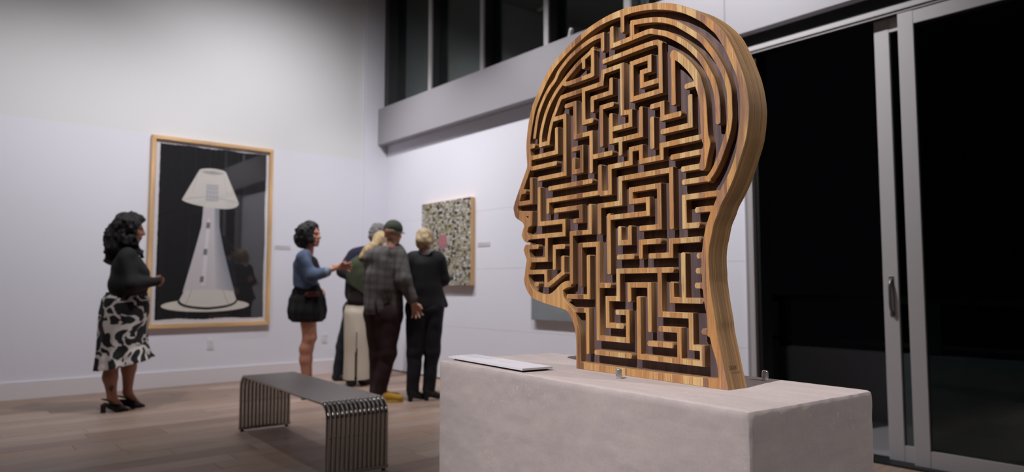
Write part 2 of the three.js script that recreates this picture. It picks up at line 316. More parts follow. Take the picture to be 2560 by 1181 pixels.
const pairs = (a) => { const o = []; for (let i = 0; i < a.length; i += 2) o.push([a[i] / 10, a[i + 1] / 10]); return o; };
function smoothLine(pts, closed) { // Catmull-Rom through gentle bends, corners kept
  const n = pts.length, at = (i) => pts[(i + n) % n], corner = (i) => {
    if (!closed && (i === 0 || i === n - 1)) return true;
    const a = at(i - 1), b = at(i), c = at(i + 1), t = Math.abs(Math.atan2((b[0] - a[0]) * (c[1] - b[1]) - (b[1] - a[1]) * (c[0] - b[0]), (b[0] - a[0]) * (c[0] - b[0]) + (b[1] - a[1]) * (c[1] - b[1])));
    return t > 0.75;
  };
  const out = [], sharp = [], m = closed ? n : n - 1;
  for (let i = 0; i < m; i++) {
    const b = at(i), c = at(i + 1), a = corner(i) ? [2 * b[0] - c[0], 2 * b[1] - c[1]] : at(i - 1), d = corner((i + 1) % n) ? [2 * c[0] - b[0], 2 * c[1] - b[1]] : at(i + 2);
    const k = Math.max(1, Math.ceil(Math.hypot(c[0] - b[0], c[1] - b[1]) / 4));
    for (let s = 0; s < k; s++) {
      const t = s / k, t2 = t * t, t3 = t2 * t;
      sharp.push(s === 0 && corner(i));
      out.push([0, 1].map((q) => 0.5 * (2 * b[q] + (c[q] - a[q]) * t + (2 * a[q] - 5 * b[q] + 4 * c[q] - d[q]) * t2 + (3 * b[q] - a[q] - 3 * c[q] + d[q]) * t3)));
    }
  }
  if (!closed) { out.push(at(n - 1)); sharp.push(true); }
  out.sharp = sharp; return out;
}
const GS = 1.2, GX0 = -285, GY0 = -20, GNX = Math.ceil(825 / GS), GNY = Math.ceil(890 / GS), FAR = 14;
function distGrid(lines, closed, half) {
  const d = new Float32Array(GNX * GNY).fill(FAR);
  for (const l of lines) for (let i = 0; i < l.length - (closed ? 0 : 1); i++) {
    const [ax, ay] = l[i], [bx, by] = l[(i + 1) % l.length], dx = bx - ax, dy = by - ay, L = dx * dx + dy * dy || 1e-9;
    const i0 = Math.max(0, Math.floor((Math.min(ax, bx) - FAR - GX0) / GS)), i1 = Math.min(GNX - 1, Math.ceil((Math.max(ax, bx) + FAR - GX0) / GS)), j0 = Math.max(0, Math.floor((Math.min(ay, by) - FAR - GY0) / GS)), j1 = Math.min(GNY - 1, Math.ceil((Math.max(ay, by) + FAR - GY0) / GS));
    for (let j = j0; j <= j1; j++) for (let q = i0; q <= i1; q++) {
      const x = GX0 + q * GS, y = GY0 + j * GS, raw = ((x - ax) * dx + (y - ay) * dy) / L, t = clamp(raw, 0, 1); let e = Math.hypot(x - ax - t * dx, y - ay - t * dy);
      if (half && raw !== t) { // square ends, mitred corners
        const end = raw < 0 ? i : i + 1, over = (raw < 0 ? -raw : raw - 1) * Math.sqrt(L), side = Math.abs((x - ax) * dy - (y - ay) * dx) / Math.sqrt(L);
        if (end === 0 || end === l.length - 1) e = Math.max(side, over + half); else if (l.sharp[end]) e = Math.max(side, over);
      }
      if (e < d[j * GNX + q]) d[j * GNX + q] = e;
    }
  }
  return d;
}
function signedGrid(poly) { // negative inside
  const d = distGrid([poly], true);
  for (let j = 0; j < GNY; j++) {
    const y = GY0 + j * GS + 1e-4, xs = [];
    for (let i = 0; i < poly.length; i++) { const a = poly[i], b = poly[(i + 1) % poly.length]; if ((a[1] > y) !== (b[1] > y)) xs.push(a[0] + ((y - a[1]) / (b[1] - a[1])) * (b[0] - a[0])); }
    xs.sort((a, b) => a - b);
    for (let k = 0; k + 1 < xs.length; k += 2) for (let i = Math.max(0, Math.ceil((xs[k] - GX0) / GS)); i <= Math.min(GNX - 1, Math.floor((xs[k + 1] - GX0) / GS)); i++) d[j * GNX + i] *= -1;
  }
  return d;
}
const smin = (a, b, k) => { const h = clamp(0.5 + (0.5 * (b - a)) / k, 0, 1); return mix(b, a, h) - k * h * (1 - h); };
function contours(d) { // marching squares, closed loops of points with the solid (negative) on the left
  const segs = new Map(), id = (i, j, e) => (j * GNX + i) * 2 + e, pt = new Map();
  const cross = (i, j, e) => {
    const key = id(i, j, e); if (!pt.has(key)) { const a = d[j * GNX + i], b = e ? d[(j + 1) * GNX + i] : d[j * GNX + i + 1], t = a / (a - b); pt.set(key, [GX0 + (i + (e ? 0 : t)) * GS, GY0 + (j + (e ? t : 0)) * GS]); } return key;
  };
  for (let j = 0; j < GNY - 1; j++) for (let i = 0; i < GNX - 1; i++) {
    const s = [d[j * GNX + i] < 0, d[j * GNX + i + 1] < 0, d[(j + 1) * GNX + i + 1] < 0, d[(j + 1) * GNX + i] < 0], c = s[0] | (s[1] << 1) | (s[2] << 2) | (s[3] << 3);
    if (c === 0 || c === 15) continue;
    const B = () => cross(i, j, 0), R = () => cross(i + 1, j, 1), T = () => cross(i, j + 1, 0), Lf = () => cross(i, j, 1);
    const add = (a, b) => segs.set(a, b);
    switch (c) {
      case 1: add(B(), Lf()); break; case 2: add(R(), B()); break; case 3: add(R(), Lf()); break; case 4: add(T(), R()); break;
      case 5: add(B(), R()); add(T(), Lf()); break; case 6: add(T(), B()); break; case 7: add(T(), Lf()); break; case 8: add(Lf(), T()); break;
      case 9: add(B(), T()); break; case 10: add(R(), T()); add(Lf(), B()); break; case 11: add(R(), T()); break; case 12: add(Lf(), R()); break; case 13: add(B(), R()); break; case 14: add(Lf(), B()); break;
    }
  }
  const loops = [];
  while (segs.size) { const start = segs.keys().next().value, l = []; let k = start; while (segs.has(k)) { l.push(pt.get(k)); const n = segs.get(k); segs.delete(k); k = n; } if (l.length > 8) loops.push(simplify(l)); }
  return loops;
}
function simplify(l) { // closed Douglas-Peucker
  let far = 0, fd = 0; l.forEach((p, i) => { const e = Math.hypot(p[0] - l[0][0], p[1] - l[0][1]); if (e > fd) { fd = e; far = i; } });
  const dp = (a, b, src) => { const st = [[a, b]], keep = new Set([a, b]); while (st.length) { const [p, q] = st.pop(); let m = 0, k = -1; const [ax, ay] = src[p], [bx, by] = src[q], L = Math.hypot(bx - ax, by - ay) || 1e-9; for (let i = p + 1; i < q; i++) { const e = Math.abs((src[i][0] - ax) * (by - ay) - (src[i][1] - ay) * (bx - ax)) / L; if (e > m) { m = e; k = i; } } if (m > 0.13) { keep.add(k); st.push([p, k], [k, q]); } } return [...keep].sort((x, y) => x - y); };
  const closed = [...l, l[0]], idx = [...dp(0, far, closed), ...dp(far, closed.length - 1, closed).slice(1)];
  return idx.slice(0, -1).map((i) => closed[i]);
}
const area = (l) => l.reduce((s, p, i) => { const q = l[(i + 1) % l.length]; return s + p[0] * q[1] - q[0] * p[1]; }, 0) / 2;
const contains = (l, p) => { let c = false; l.forEach((a, i) => { const b = l[(i + 1) % l.length]; if ((a[1] > p[1]) !== (b[1] > p[1]) && p[0] < a[0] + ((p[1] - a[1]) / (b[1] - a[1])) * (b[0] - a[0])) c = !c; }); return c; };
function extrude(outer, holes, depth, bevel) { // metres, front face at z = 0
  const V = (l) => l.map(([a, b]) => new THREE.Vector2(a / 1000, b / 1000)), s = new THREE.Shape(V(outer)); for (const h of holes) s.holes.push(new THREE.Path(V(h)));
  const g = new THREE.ExtrudeGeometry(s, { depth: depth - 2 * bevel, bevelEnabled: bevel > 0, bevelThickness: bevel, bevelSize: bevel, bevelOffset: -bevel, bevelSegments: 1, curveSegments: 1 });
  g.translate(0, 0, -(depth - bevel));
  const p = g.attributes.position, uv = g.attributes.uv, cap = g.groups[0].count;
  for (let i = 0; i < p.count; i++) { if (i < cap) uv.setXY(i, (p.getX(i) + 0.29) / 0.82, (p.getY(i) + 0.01) / 0.87); else uv.setXY(i, -p.getZ(i) / 0.06, (p.getY(i) + 0.01) / 0.87); }
  g.scale(1000, 1000, 1000); // creases are matched to a hundredth of a unit
  const c = toCreasedNormals(g, 0.6); c.scale(0.001, 0.001, 0.001); return c;
}
{
  const outline = smoothLine(pairs(OUTLINE), true), cavity = smoothLine(pairs(CAVITY), true);
  const dOut = signedGrid(outline), dCav = signedGrid(cavity), dPit = signedGrid(pairs(PIT));
  const dW = distGrid(WALLS.map((w) => smoothLine(pairs(w), false)), false, 6.1), dR = distGrid(WIDE_WALLS.map((w) => smoothLine(pairs(w), false)), false);
  const field = new Float32Array(GNX * GNY);
  for (let i = 0; i < field.length; i++) {
    const rim = Math.max(-dCav[i], -dPit[i] > -FAR + 1 ? -Math.min(dPit[i], FAR) : -FAR), w = smin(dW[i] - 6.1, dR[i] - 9.2, 2.5);
    const base = Math.max(Math.min(-dCav[i], FAR), -FAR), solid = smin(base, w, 3.2);
    field[i] = Math.max(dOut[i], Math.max(solid, -dPit[i]));
  }
  for (let k = 0; k < GNX; k++) { field[k] = 9; field[(GNY - 1) * GNX + k] = 9; }
  const loops = contours(field), outers = loops.filter((l) => area(l) > 30), holes = loops.filter((l) => area(l) < -12);
  console.log('maze pieces', outers.length, 'holes', holes.length);
  outers.sort((a, b) => area(b) - area(a));
  // stands on the pedestal; local x runs along the face, local z out of it
  const head = thing('maze_head_sculpture', 'wooden human head in profile with a carved maze across its face, on the pedestal', 'sculpture', [1.2392, 0.9, -1.2354], THREE.MathUtils.degToRad(-94.51));
  const outerLoop = outline.map((p) => p);
  part('back_board', (() => { const g = extrude(outerLoop, [], 0.0405, 0.0008); g.translate(0, 0, -0.0175); const uv = g.attributes.uv, p = g.attributes.position, cap = g.groups[0].count; for (let i = cap; i < p.count; i++) uv.setX(i, -p.getZ(i) / 0.06); return g; })(), [woodFront, woodSide], head, null, 'laminated back boards showing as the side edge');
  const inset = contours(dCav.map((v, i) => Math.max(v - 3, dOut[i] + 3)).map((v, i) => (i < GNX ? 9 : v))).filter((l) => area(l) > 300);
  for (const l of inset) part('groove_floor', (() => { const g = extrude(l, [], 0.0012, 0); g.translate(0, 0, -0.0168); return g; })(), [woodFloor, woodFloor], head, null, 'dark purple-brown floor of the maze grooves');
  outers.forEach((o, i) => {
    const hs = holes.filter((h) => contains(o, h[0]) && !outers.some((p, j) => j > i && contains(p, h[0]) && contains(o, p[0])));
    const g = extrude(o, hs, 0.018, 0.0007);
    part(i ? 'maze_wall' : 'rim', g, [woodFront, woodSide], head);
  });
  const font = await new FontLoader().loadAsync('fonts/droid/droid_serif_regular.typeface.json');
  const tg = new TextGeometry('2020', { font, size: 0.008, depth: 0.0004, curveSegments: 3 }); tg.rotateY(Math.PI / 2); tg.rotateZ(0.11); tg.translate(0.4405, 0.037, -0.014);
  part('pencilled_date', tg, std(0x4c3a26, 0.9), head, null, 'small pencilled numerals on the back edge');
}

// ---------------------------------------------------------------- pedestal with card and steel pegs
const PED = [1.256, 0, -1.112], PTURN = THREE.MathUtils.degToRad(-3.75);
{
  const ped = thing('pedestal', 'rough plastered grey-beige pedestal block under the wooden maze head', 'pedestal', PED, PTURN);
  const X = 0.393, Y = 0.9, Z = 0.978, r = 0.007, g = new THREE.BoxGeometry(X, Y, Z, 50, 112, 122), p = g.attributes.position, n = g.attributes.normal, uv = g.attributes.uv;
  for (let i = 0; i < p.count; i++) {
    const a = [p.getX(i), p.getY(i), p.getZ(i)], h = [X / 2 - r, Y / 2 - r, Z / 2 - r], q = a.map((v, k) => clamp(v, -h[k], h[k])), d = a.map((v, k) => v - q[k]), L = Math.hypot(...d) || 1;
    const face = [n.getX(i), n.getY(i), n.getZ(i)], edge = d.filter((v) => Math.abs(v) > 1e-6).length > 1 ? 1 : 0;
    const bump = 0.0011 * (noise3(a[0] * 14 + 5, a[1] * 14, a[2] * 14) - 0.5) + 0.0012 * (noise3(a[0] * 45, a[1] * 45 + 9, a[2] * 45) - 0.5) + edge * 0.002 * (noise3(a[0] * 60, a[1] * 60, a[2] * 60) - 0.7), rr = r + bump;
    const top = face[1] > 0.5 && !edge ? -bump * 0.8 : 0;
    p.setXYZ(i, q[0] + (d[0] / L) * rr, q[1] + (d[1] / L) * rr + top, q[2] + (d[2] / L) * rr);
    if (Math.abs(face[0]) > 0.5) uv.setXY(i, a[2] + 0.5, a[1] + 0.5); else if (Math.abs(face[1]) > 0.5) uv.setXY(i, a[2] + 0.5, a[0] + 0.7); else uv.setXY(i, a[0] + 0.3, a[1] + 0.5);
  }
  g.translate(0, Y / 2, 0); g.computeVertexNormals();
  const trowel = (x, y) => { const w = fbm2(x * 5, y * 5, 3) * 3; return fbm2(x * 14 + w, y * 34 + w, 4); };
  const bumpMap = tex(1024, 1024, (x, y) => { const t = trowel(x, y), pit = sstep(0.83, 0.9, noise2(x * 150, y * 150)) * sstep(0.5, 0.62, fbm2(x * 11 + 4, y * 11, 3)), ridge = 1 - Math.abs(2 * fbm2(x * 13 + 50, y * 22 + 3, 4) - 0.95) * 5; return 130 + 85 * (t - 0.5) - 40 * pit + 34 * clamp(ridge, 0, 1) * sstep(0.48, 0.6, fbm2(x * 4 + 8, y * 4, 3)) + 14 * (noise2(x * 300, y * 300) - 0.5); }, false);
  const map = tex(1024, 1024, (x, y) => { const t = trowel(x + 3, y + 5), s = fbm2(x * 3 + 20, y * 3, 4), f = noise2(x * 260, y * 260), chip = sstep(0.85, 0.93, noise2(x * 150, y * 150)) * sstep(0.5, 0.62, fbm2(x * 11 + 4, y * 11, 3)), streak = fbm2(x * 10 + 2 * s, y * 60, 3), v = 0.93 + 0.08 * t + 0.05 * s + 0.06 * (streak - 0.5) + 0.03 * (f - 0.5) + 0.1 * chip; return [180 * v, 167 * v, mix(165, 161, t) * v]; });
  part('plaster_block', g, std(0xffffff, 0.88, { map, bumpMap, bumpScale: 0.0012 }), ped);

  const card = thing('name_card', 'white label card lying along the pedestal edge', 'card', [1.147, 0.9, -1.43], THREE.MathUtils.degToRad(-6.5));
  const cv = document.createElement('canvas'); cv.width = 1024; cv.height = 256; const c = cv.getContext('2d');
  c.fillStyle = '#d6d3d8'; c.fillRect(0, 0, 1024, 256); c.fillStyle = '#a9a7ab';
  const dash = (y, x0, x1, h) => { let x = x0; while (x < x1) { const w = 8 + rnd() * 26; c.fillRect(x, y, Math.min(w, x1 - x), h); x += w + 7; } };
  dash(34, 60, 400, 16); dash(78, 40, 330, 9); dash(98, 40, 420, 9); dash(118, 40, 380, 9); dash(138, 40, 250, 9); dash(112, 520, 700, 10);
  const ct = new THREE.CanvasTexture(cv); ct.colorSpace = THREE.SRGBColorSpace;
  const white = std(0xd6d3d8, 0.7);
  part('foam_board', new RoundedBoxGeometry(0.088, 0.005, 0.36, 1, 0.0006), white, card, [0, 0.0068, 0]);
  const face = new THREE.PlaneGeometry(0.358, 0.086); face.rotateX(-Math.PI / 2); face.rotateY(-Math.PI / 2);
  part('printed_face', face, std(0xffffff, 0.6, { map: ct }), card, [0, 0.0096, 0]);
  part('spacer', new THREE.BoxGeometry(0.07, 0.0042, 0.33), M.black, card, [0.004, 0.0021, 0]);
  const pegs = [[1.177, -1.043, 'polished steel peg standing in front of the wooden head'], [1.391, -0.821, 'polished steel peg standing behind the back of the wooden head']];
  for (const [x, z, label] of pegs) {
    const t = thing('steel_peg', label, 'peg', [x, 0.9, z], 0, 'steel pegs on the pedestal');
    part('peg_body', new THREE.LatheGeometry([[0.0003, 0], [0.0074, 0], [0.0076, 0.0015], [0.0066, 0.0185], [0.0052, 0.0208], [0.003, 0.0216], [0.0003, 0.0218]].map(([a, b]) => new THREE.Vector2(a, b)), 28), M.chrome, t);
    part('set_screw', new THREE.CylinderGeometry(0.0011, 0.0011, 0.0012, 8).rotateZ(Math.PI / 2), M.darkAlu, t, [-0.0072, 0.008, 0]);
  }
}

// ---------------------------------------------------------------- steel tube bench
{
  const b = thing('steel_bench', 'stainless steel bench bent from parallel tubes, on the wooden floor', 'bench', [2.062, 0, -4.66], THREE.MathUtils.degToRad(-3));
  const L = 1.7, W = 0.39, H = 0.432, R = 0.085, n = 14, r = 0.0118, pts = [];
  const h = L / 2 - r, top = H - r;
  pts.push([h, 0.022], [h, 0.15], [h, top - R]);
  const arc = (cx, a0, a1) => { for (let k = 1; k < 10; k++) { const a = mix(a0, a1, k / 10); pts.push([cx + R * Math.cos(a), top - R + R * Math.sin(a)]); } };
  arc(h - R, 0, Math.PI / 2); pts.push([h - R, top], [0, top], [-h + R, top]); arc(-h + R, Math.PI / 2, Math.PI); pts.push([-h, top - R], [-h, 0.15], [-h, 0.022]);
  const path = new THREE.CurvePath(); for (let i = 0; i + 1 < pts.length; i++) path.add(new THREE.LineCurve3(new THREE.Vector3(0, pts[i][1], pts[i][0]), new THREE.Vector3(0, pts[i + 1][1], pts[i + 1][0])));
  // swept rounded-square section
  const sec = []; for (let k = 0; k < 16; k++) { const a = (k / 16) * Math.PI * 2, c = Math.cos(a), s = Math.sin(a), q = Math.pow(Math.pow(Math.abs(c), 3.2) + Math.pow(Math.abs(s), 3.2), -1 / 3.2); sec.push([c * q * r, s * q * r]); }
  const pos = [], idx = [];
  pts.forEach(([z, y], i) => {
    const a = pts[Math.max(0, i - 1)], c = pts[Math.min(pts.length - 1, i + 1)], l = Math.hypot(c[0] - a[0], c[1] - a[1]), tz = (c[0] - a[0]) / l, ty = (c[1] - a[1]) / l;
    for (const [sx, sn] of sec) pos.push(sx, y + sn * tz * -1, z + sn * ty);
    if (i) for (let k = 0; k < 16; k++) { const p = (i - 1) * 16 + k, q = (i - 1) * 16 + ((k + 1) % 16); idx.push(p, q, p + 16, q, q + 16, p + 16); }
  });
  const tube = new THREE.BufferGeometry(); tube.setAttribute('position', new THREE.Float32BufferAttribute(pos, 3)); tube.setIndex(idx); tube.computeVertexNormals();
  const cap = new THREE.BoxGeometry(W, 0.02, 0.026);
  for (let i = 0; i < n; i++) part('tube', tube, M.steel, b, [-W / 2 + r + (i * (W - 2 * r)) / (n - 1), 0, 0]);
  for (const s of [-1, 1]) {
    part('foot_bar', cap, M.steel, b, [0, 0.023, s * h]);
    part('cross_rod', new THREE.CylinderGeometry(0.0045, 0.0045, W, 10).rotateZ(Math.PI / 2), M.steel, b, [0, 0.225, s * h]);
    for (const q of [-1, 1]) part('glide_foot', new THREE.CylinderGeometry(0.011, 0.013, 0.014, 14), M.black, b, [q * (W / 2 - 0.025), 0.007, s * h]);
  }
  for (const z of [-0.42, 0, 0.42]) part('under_bar', new THREE.BoxGeometry(W - 0.02, 0.012, 0.03), M.steel, b, [0, top - r - 0.006, z]);
}

// ---------------------------------------------------------------- pictures, labels, sockets
const oakMap = tex(128, 512, (x, y) => { const g = fbm2(x * 14, y * 2.5, 4), m = 0.82 + 0.34 * g + 0.08 * (noise2(x * 90, y * 12) - 0.5); return [214 * m, 174 * m, 124 * m]; });
const oak = std(0xffffff, 0.55, { map: oakMap });
{
  const x0 = 1.892, x1 = 3.247, y0 = 0.643, y1 = 2.767, W = x1 - x0, H = y1 - y0, fw = 0.042, fd = 0.05;
  const t = thing('framed_lamp_print', 'tall oak-framed print of a white lighthouse lamp on a black ground', 'picture', [(x0 + x1) / 2, y0, ZB]);
  const bar = (l) => { const s = new THREE.Shape([[-l / 2, 0], [l / 2, 0], [l / 2 - fw, fw], [-l / 2 + fw, fw]].map(([a, b]) => new THREE.Vector2(a, b))), g = new THREE.ExtrudeGeometry(s, { depth: fd - 0.004, bevelEnabled: true, bevelThickness: 0.002, bevelSize: 0.0015, bevelOffset: -0.0015, bevelSegments: 1 }); const p = g.attributes.position, uv = g.attributes.uv; for (let i = 0; i < p.count; i++) uv.setXY(i, p.getY(i) / 0.25 + p.getZ(i) / 0.25, p.getX(i) / 1.2); g.translate(0, 0, 0.002); return g; };
  const place = (l, x, y, a) => { const m = part('frame_bar', bar(l), oak, t, [x, y, 0]); m.rotation.z = a; };
  place(W, 0, 0, 0); place(W, 0, H, Math.PI); place(H, -W / 2, H / 2, -Math.PI / 2); place(H, W / 2, H / 2, Math.PI / 2);
  part('back_panel', boxGeo(-W / 2 + 0.01, 0.01, 0.001, W / 2 - 0.01, H - 0.01, 0.012), std(0xcfcac4, 0.9), t);
  const pw = W - 2 * fw + 0.01, ph = H - 2 * fw + 0.01, cw = 1100, ch = Math.round((cw * H) / W), cv = document.createElement('canvas'); cv.width = cw; cv.height = ch; const c = cv.getContext('2d');
  const U = (u) => u * cw, V = (v) => v * ch; // whole frame = 0..1
  c.fillStyle = '#dcd8dc'; c.fillRect(0, 0, cw, ch);
  // ink ground with a ragged edge
  c.fillStyle = '#100f13'; c.beginPath();
  const L = 0.068, Rr = 0.944, Tt = 0.036, Bb = 0.957, jag = () => (rnd() - 0.5) * 0.0035;
  for (let k = 0; k <= 90; k++) c.lineTo(U(L + (Rr - L) * k / 90), V(Tt + jag() + 0.002 * Math.sin(k * 0.2)));
  for (let k = 0; k <= 130; k++) c.lineTo(U(Rr + jag() + 0.003 * Math.sin(k * 0.11)), V(Tt + (Bb - Tt) * k / 130));
  for (let k = 0; k <= 90; k++) c.lineTo(U(Rr - (Rr - L) * k / 90), V(Bb + jag() + 0.003 * Math.sin(k * 0.15)));
  for (let k = 0; k <= 130; k++) c.lineTo(U(L + jag()), V(Bb - (Bb - Tt) * k / 130));
  c.fill();
  for (let k = 0; k < 900; k++) { c.fillStyle = `rgba(${50 + rnd() * 40},${50 + rnd() * 40},${56 + rnd() * 40},0.035)`; c.fillRect(U(0.08 + rnd() * 0.85), V(0.045 + rnd() * 0.9), 4 + rnd() * 60, 2 + rnd() * 14); }
  const path = (pts, fill) => { c.fillStyle = fill; c.beginPath(); pts.forEach((p, i) => { if (!i) c.moveTo(U(p[0]), V(p[1])); else if (p.length === 2) c.lineTo(U(p[0]), V(p[1])); else c.quadraticCurveTo(U(p[0]), V(p[1]), U(p[2]), V(p[3])); }); c.closePath(); c.fill(); };
  const line = (pts, w, col) => { c.strokeStyle = col; c.lineWidth = w; c.beginPath(); pts.forEach((p, i) => { if (!i) c.moveTo(U(p[0]), V(p[1])); else if (p.length === 2) c.lineTo(U(p[0]), V(p[1])); else c.quadraticCurveTo(U(p[0]), V(p[1]), U(p[2]), V(p[3])); }); c.stroke(); };
  const ell = (x, y, rx, ry, fill) => { c.fillStyle = fill; c.beginPath(); c.ellipse(U(x), V(y), U(rx), V(ry), 0, 0, Math.PI * 2); c.fill(); };
  ell(0.468, 0.887, 0.355, 0.034, '#dcd6cb'); // base disc
  path([[0.238, 0.862], [0.235, 0.902, 0.475, 0.910], [0.72, 0.902, 0.722, 0.86]], '#17161a');
  path([[0.252, 0.856], [0.25, 0.892, 0.475, 0.9], [0.71, 0.892, 0.712, 0.856], [0.68, 0.8], [0.295, 0.8]], '#d9d4cd');
  // tower
  path([[0.4215, 0.322], [0.408, 0.46], [0.36, 0.6, 0.275, 0.815], [0.48, 0.795, 0.695, 0.815], [0.60, 0.62, 0.553, 0.46], [0.5456, 0.322]], '#cbc6c9');
  c.save(); c.beginPath(); [[0.4215, 0.322], [0.408, 0.46], [0.37, 0.58], [0.275, 0.815], [0.695, 0.815], [0.6, 0.6], [0.553, 0.46], [0.5456, 0.322]].forEach((p, i) => (i ? c.lineTo(U(p[0]), V(p[1])) : c.moveTo(U(p[0]), V(p[1])))); c.clip();
  for (let k = 0; k < 60; k++) { const s = k / 60; c.strokeStyle = `rgba(112,120,132,${0.08 + 0.3 * s})`; c.lineWidth = 4; c.beginPath(); c.moveTo(U(mix(0.505, 0.55, s)), V(0.32)); c.quadraticCurveTo(U(mix(0.515, 0.58, s)), V(0.58), U(mix(0.545, 0.7, s)), V(0.82)); c.stroke(); }
  for (let k = 0; k < 26; k++) { const s = k / 26; c.strokeStyle = `rgba(168,158,160,${0.10 + 0.1 * rnd()})`; c.lineWidth = 2; c.beginPath(); c.moveTo(U(mix(0.425, 0.5, s)), V(0.32)); c.quadraticCurveTo(U(mix(0.385, 0.5, s)), V(0.58), U(mix(0.29, 0.5, s)), V(0.8)); c.stroke(); }
  c.restore();
  path([[0.455, 0.42], [0.478, 0.42], [0.452, 0.78], [0.418, 0.78]], '#d8d4d8');
  for (const [x, y] of [[0.462, 0.456], [0.446, 0.6], [0.424, 0.747]]) path([[x - 0.014, y - 0.016], [x + 0.016, y - 0.016], [x + 0.013, y + 0.016], [x - 0.018, y + 0.016]], '#77757a');
  // base collar
  path([[0.285, 0.812], [0.48, 0.79, 0.688, 0.812], [0.712, 0.856], [0.48, 0.905, 0.252, 0.856]], '#d6d1ca');
  line([[0.345, 0.805], [0.315, 0.86], [0.29, 0.9]], 3, '#6e6a68'); line([[0.6, 0.805], [0.63, 0.86], [0.67, 0.9]], 3, '#6e6a68');
  line([[0.252, 0.858], [0.26, 0.892, 0.475, 0.898], [0.7, 0.892, 0.712, 0.858]], 6, '#4a474a');
  // shade
  path([[0.374, 0.163], [0.38, 0.146, 0.487, 0.144], [0.592, 0.146, 0.599, 0.162], [0.713, 0.326], [0.7, 0.362, 0.56, 0.362], [0.32, 0.355, 0.244, 0.328]], '#d3cec8');
  path([[0.39, 0.166], [0.48, 0.15, 0.585, 0.166], [0.48, 0.19, 0.39, 0.166]], '#a9a6a4');
  line([[0.244, 0.328], [0.44, 0.28, 0.713, 0.326]], 4, '#a29f9f'); line([[0.365, 0.19], [0.325, 0.285]], 2.5, '#a8a5a5'); line([[0.58, 0.185], [0.605, 0.28]], 2.5, '#a8a5a5'); line([[0.3, 0.32], [0.46, 0.29, 0.66, 0.31]], 2, '#b3b0ae');
  path([[0.44, 0.232], [0.534, 0.232], [0.54, 0.322], [0.432, 0.322]], '#bdbbbd');
  for (const y of [0.234, 0.25, 0.272, 0.297, 0.318]) line([[0.434, y], [0.487, y + 0.007, 0.538, y]], 3, '#8f8e92');
  for (const x of [0.445, 0.47, 0.5, 0.528]) line([[x, 0.235], [x - 0.002, 0.32]], 2, '#a2a0a3');
  const ct = new THREE.CanvasTexture(cv); ct.colorSpace = THREE.SRGBColorSpace; ct.anisotropy = 4;
  const g = new THREE.PlaneGeometry(pw, ph), uv = g.attributes.uv; for (let i = 0; i < uv.count; i++) uv.setXY(i, 0.5 + (uv.getX(i) - 0.5) * (pw / W), 0.5 + (uv.getY(i) - 0.5) * (ph / H));
  part('print', g, std(0xffffff, 0.85, { map: ct }), t, [0, H / 2, 0.0135], 'white lighthouse-shaped lamp drawn on black ink ground');
  part('glazing', boxGeo(-pw / 2, fw - 0.004, 0.026, pw / 2, H - fw + 0.004, 0.028), new THREE.MeshPhysicalMaterial({ color: 0xffffff, roughness: 0.02, transmission: 1, thickness: 0, ior: 1.5 }), t);
}
{
  const z0 = -7.397, z1 = -6.383, y0 = 1.11, y1 = 2.112, W = z1 - z0, H = y1 - y0;
  const t = thing('mosaic_painting', 'square painting of packed sage and cream chips around a pink patch', 'painting', [XR - 0.002, y0, (z0 + z1) / 2]);
  const cells = []; const N = 34; for (let j = -1; j <= N; j++) for (let i = -1; i <= N; i++) cells.push([(i + 0.1 + 0.8 * hash(i + 9, j + 9, 1)) / N, (j + 0.1 + 0.8 * hash(i + 9, j + 9, 2)) / N, hash(i + 9, j + 9, 3)]);
  const cols = [[196, 186, 152], [172, 162, 128], [204, 198, 190], [222, 218, 220], [172, 164, 138], [140, 132, 104], [196, 190, 168]], M2 = N + 2;
  const info = (x, y) => { // nearest and second nearest chip
    let a = 9, b = 9, best = null; const ci = Math.floor(x * N), cj = Math.floor(y * N);
    for (let j = cj - 1; j <= cj + 1; j++) for (let i = ci - 1; i <= ci + 1; i++) { const q = cells[(clamp(j, -1, N) + 1) * M2 + clamp(i, -1, N) + 1], e = Math.hypot(x - q[0], (y - q[1])); if (e < a) { b = a; a = e; best = q; } else if (e < b) b = e; }
    return [best, (b - a) * N];
  };
  const map = tex(768, 768, (x, y) => {
    if (Math.abs(x - 0.45) < 0.088 && Math.abs(y - 0.515) < 0.08) { const k = sstep(0.5, 0.44, y + 0.02 * noise2(x * 30, y * 30)); return [mix(160, 138, k), mix(108, 98, k), mix(110, 120, k)]; }
    const [q, e] = info(x, y), blk = fbm2(x * 7 + 3, y * 7, 3) > 0.5 ? 0.26 : 0.12;
    if (e < 0.16 || q[2] < blk) return [34, 31, 30];
    const c = cols[Math.floor(hash(Math.round(q[0] * 9999), Math.round(q[1] * 9999)) * 7)], m = 0.9 + 0.14 * noise2(x * 160, y * 160); return c.map((v) => v * m);
  });
  const bump = tex(768, 768, (x, y) => { const [q, e] = info(x, y); return q[2] < 0.2 ? 30 : 40 + 180 * clamp(e * 1.6, 0, 1); }, false);
  part('cradle', new RoundedBoxGeometry(0.058, H, W, 2, 0.002), oak, t, [-0.029, H / 2, 0], 'pale wooden panel sides');
  const g = new THREE.PlaneGeometry(W - 0.004, H - 0.004); g.rotateY(-Math.PI / 2);
  part('painted_face', g, std(0xffffff, 0.7, { map, bumpMap: bump, bumpScale: 0.003 }), t, [-0.0585, H / 2, 0]);
}
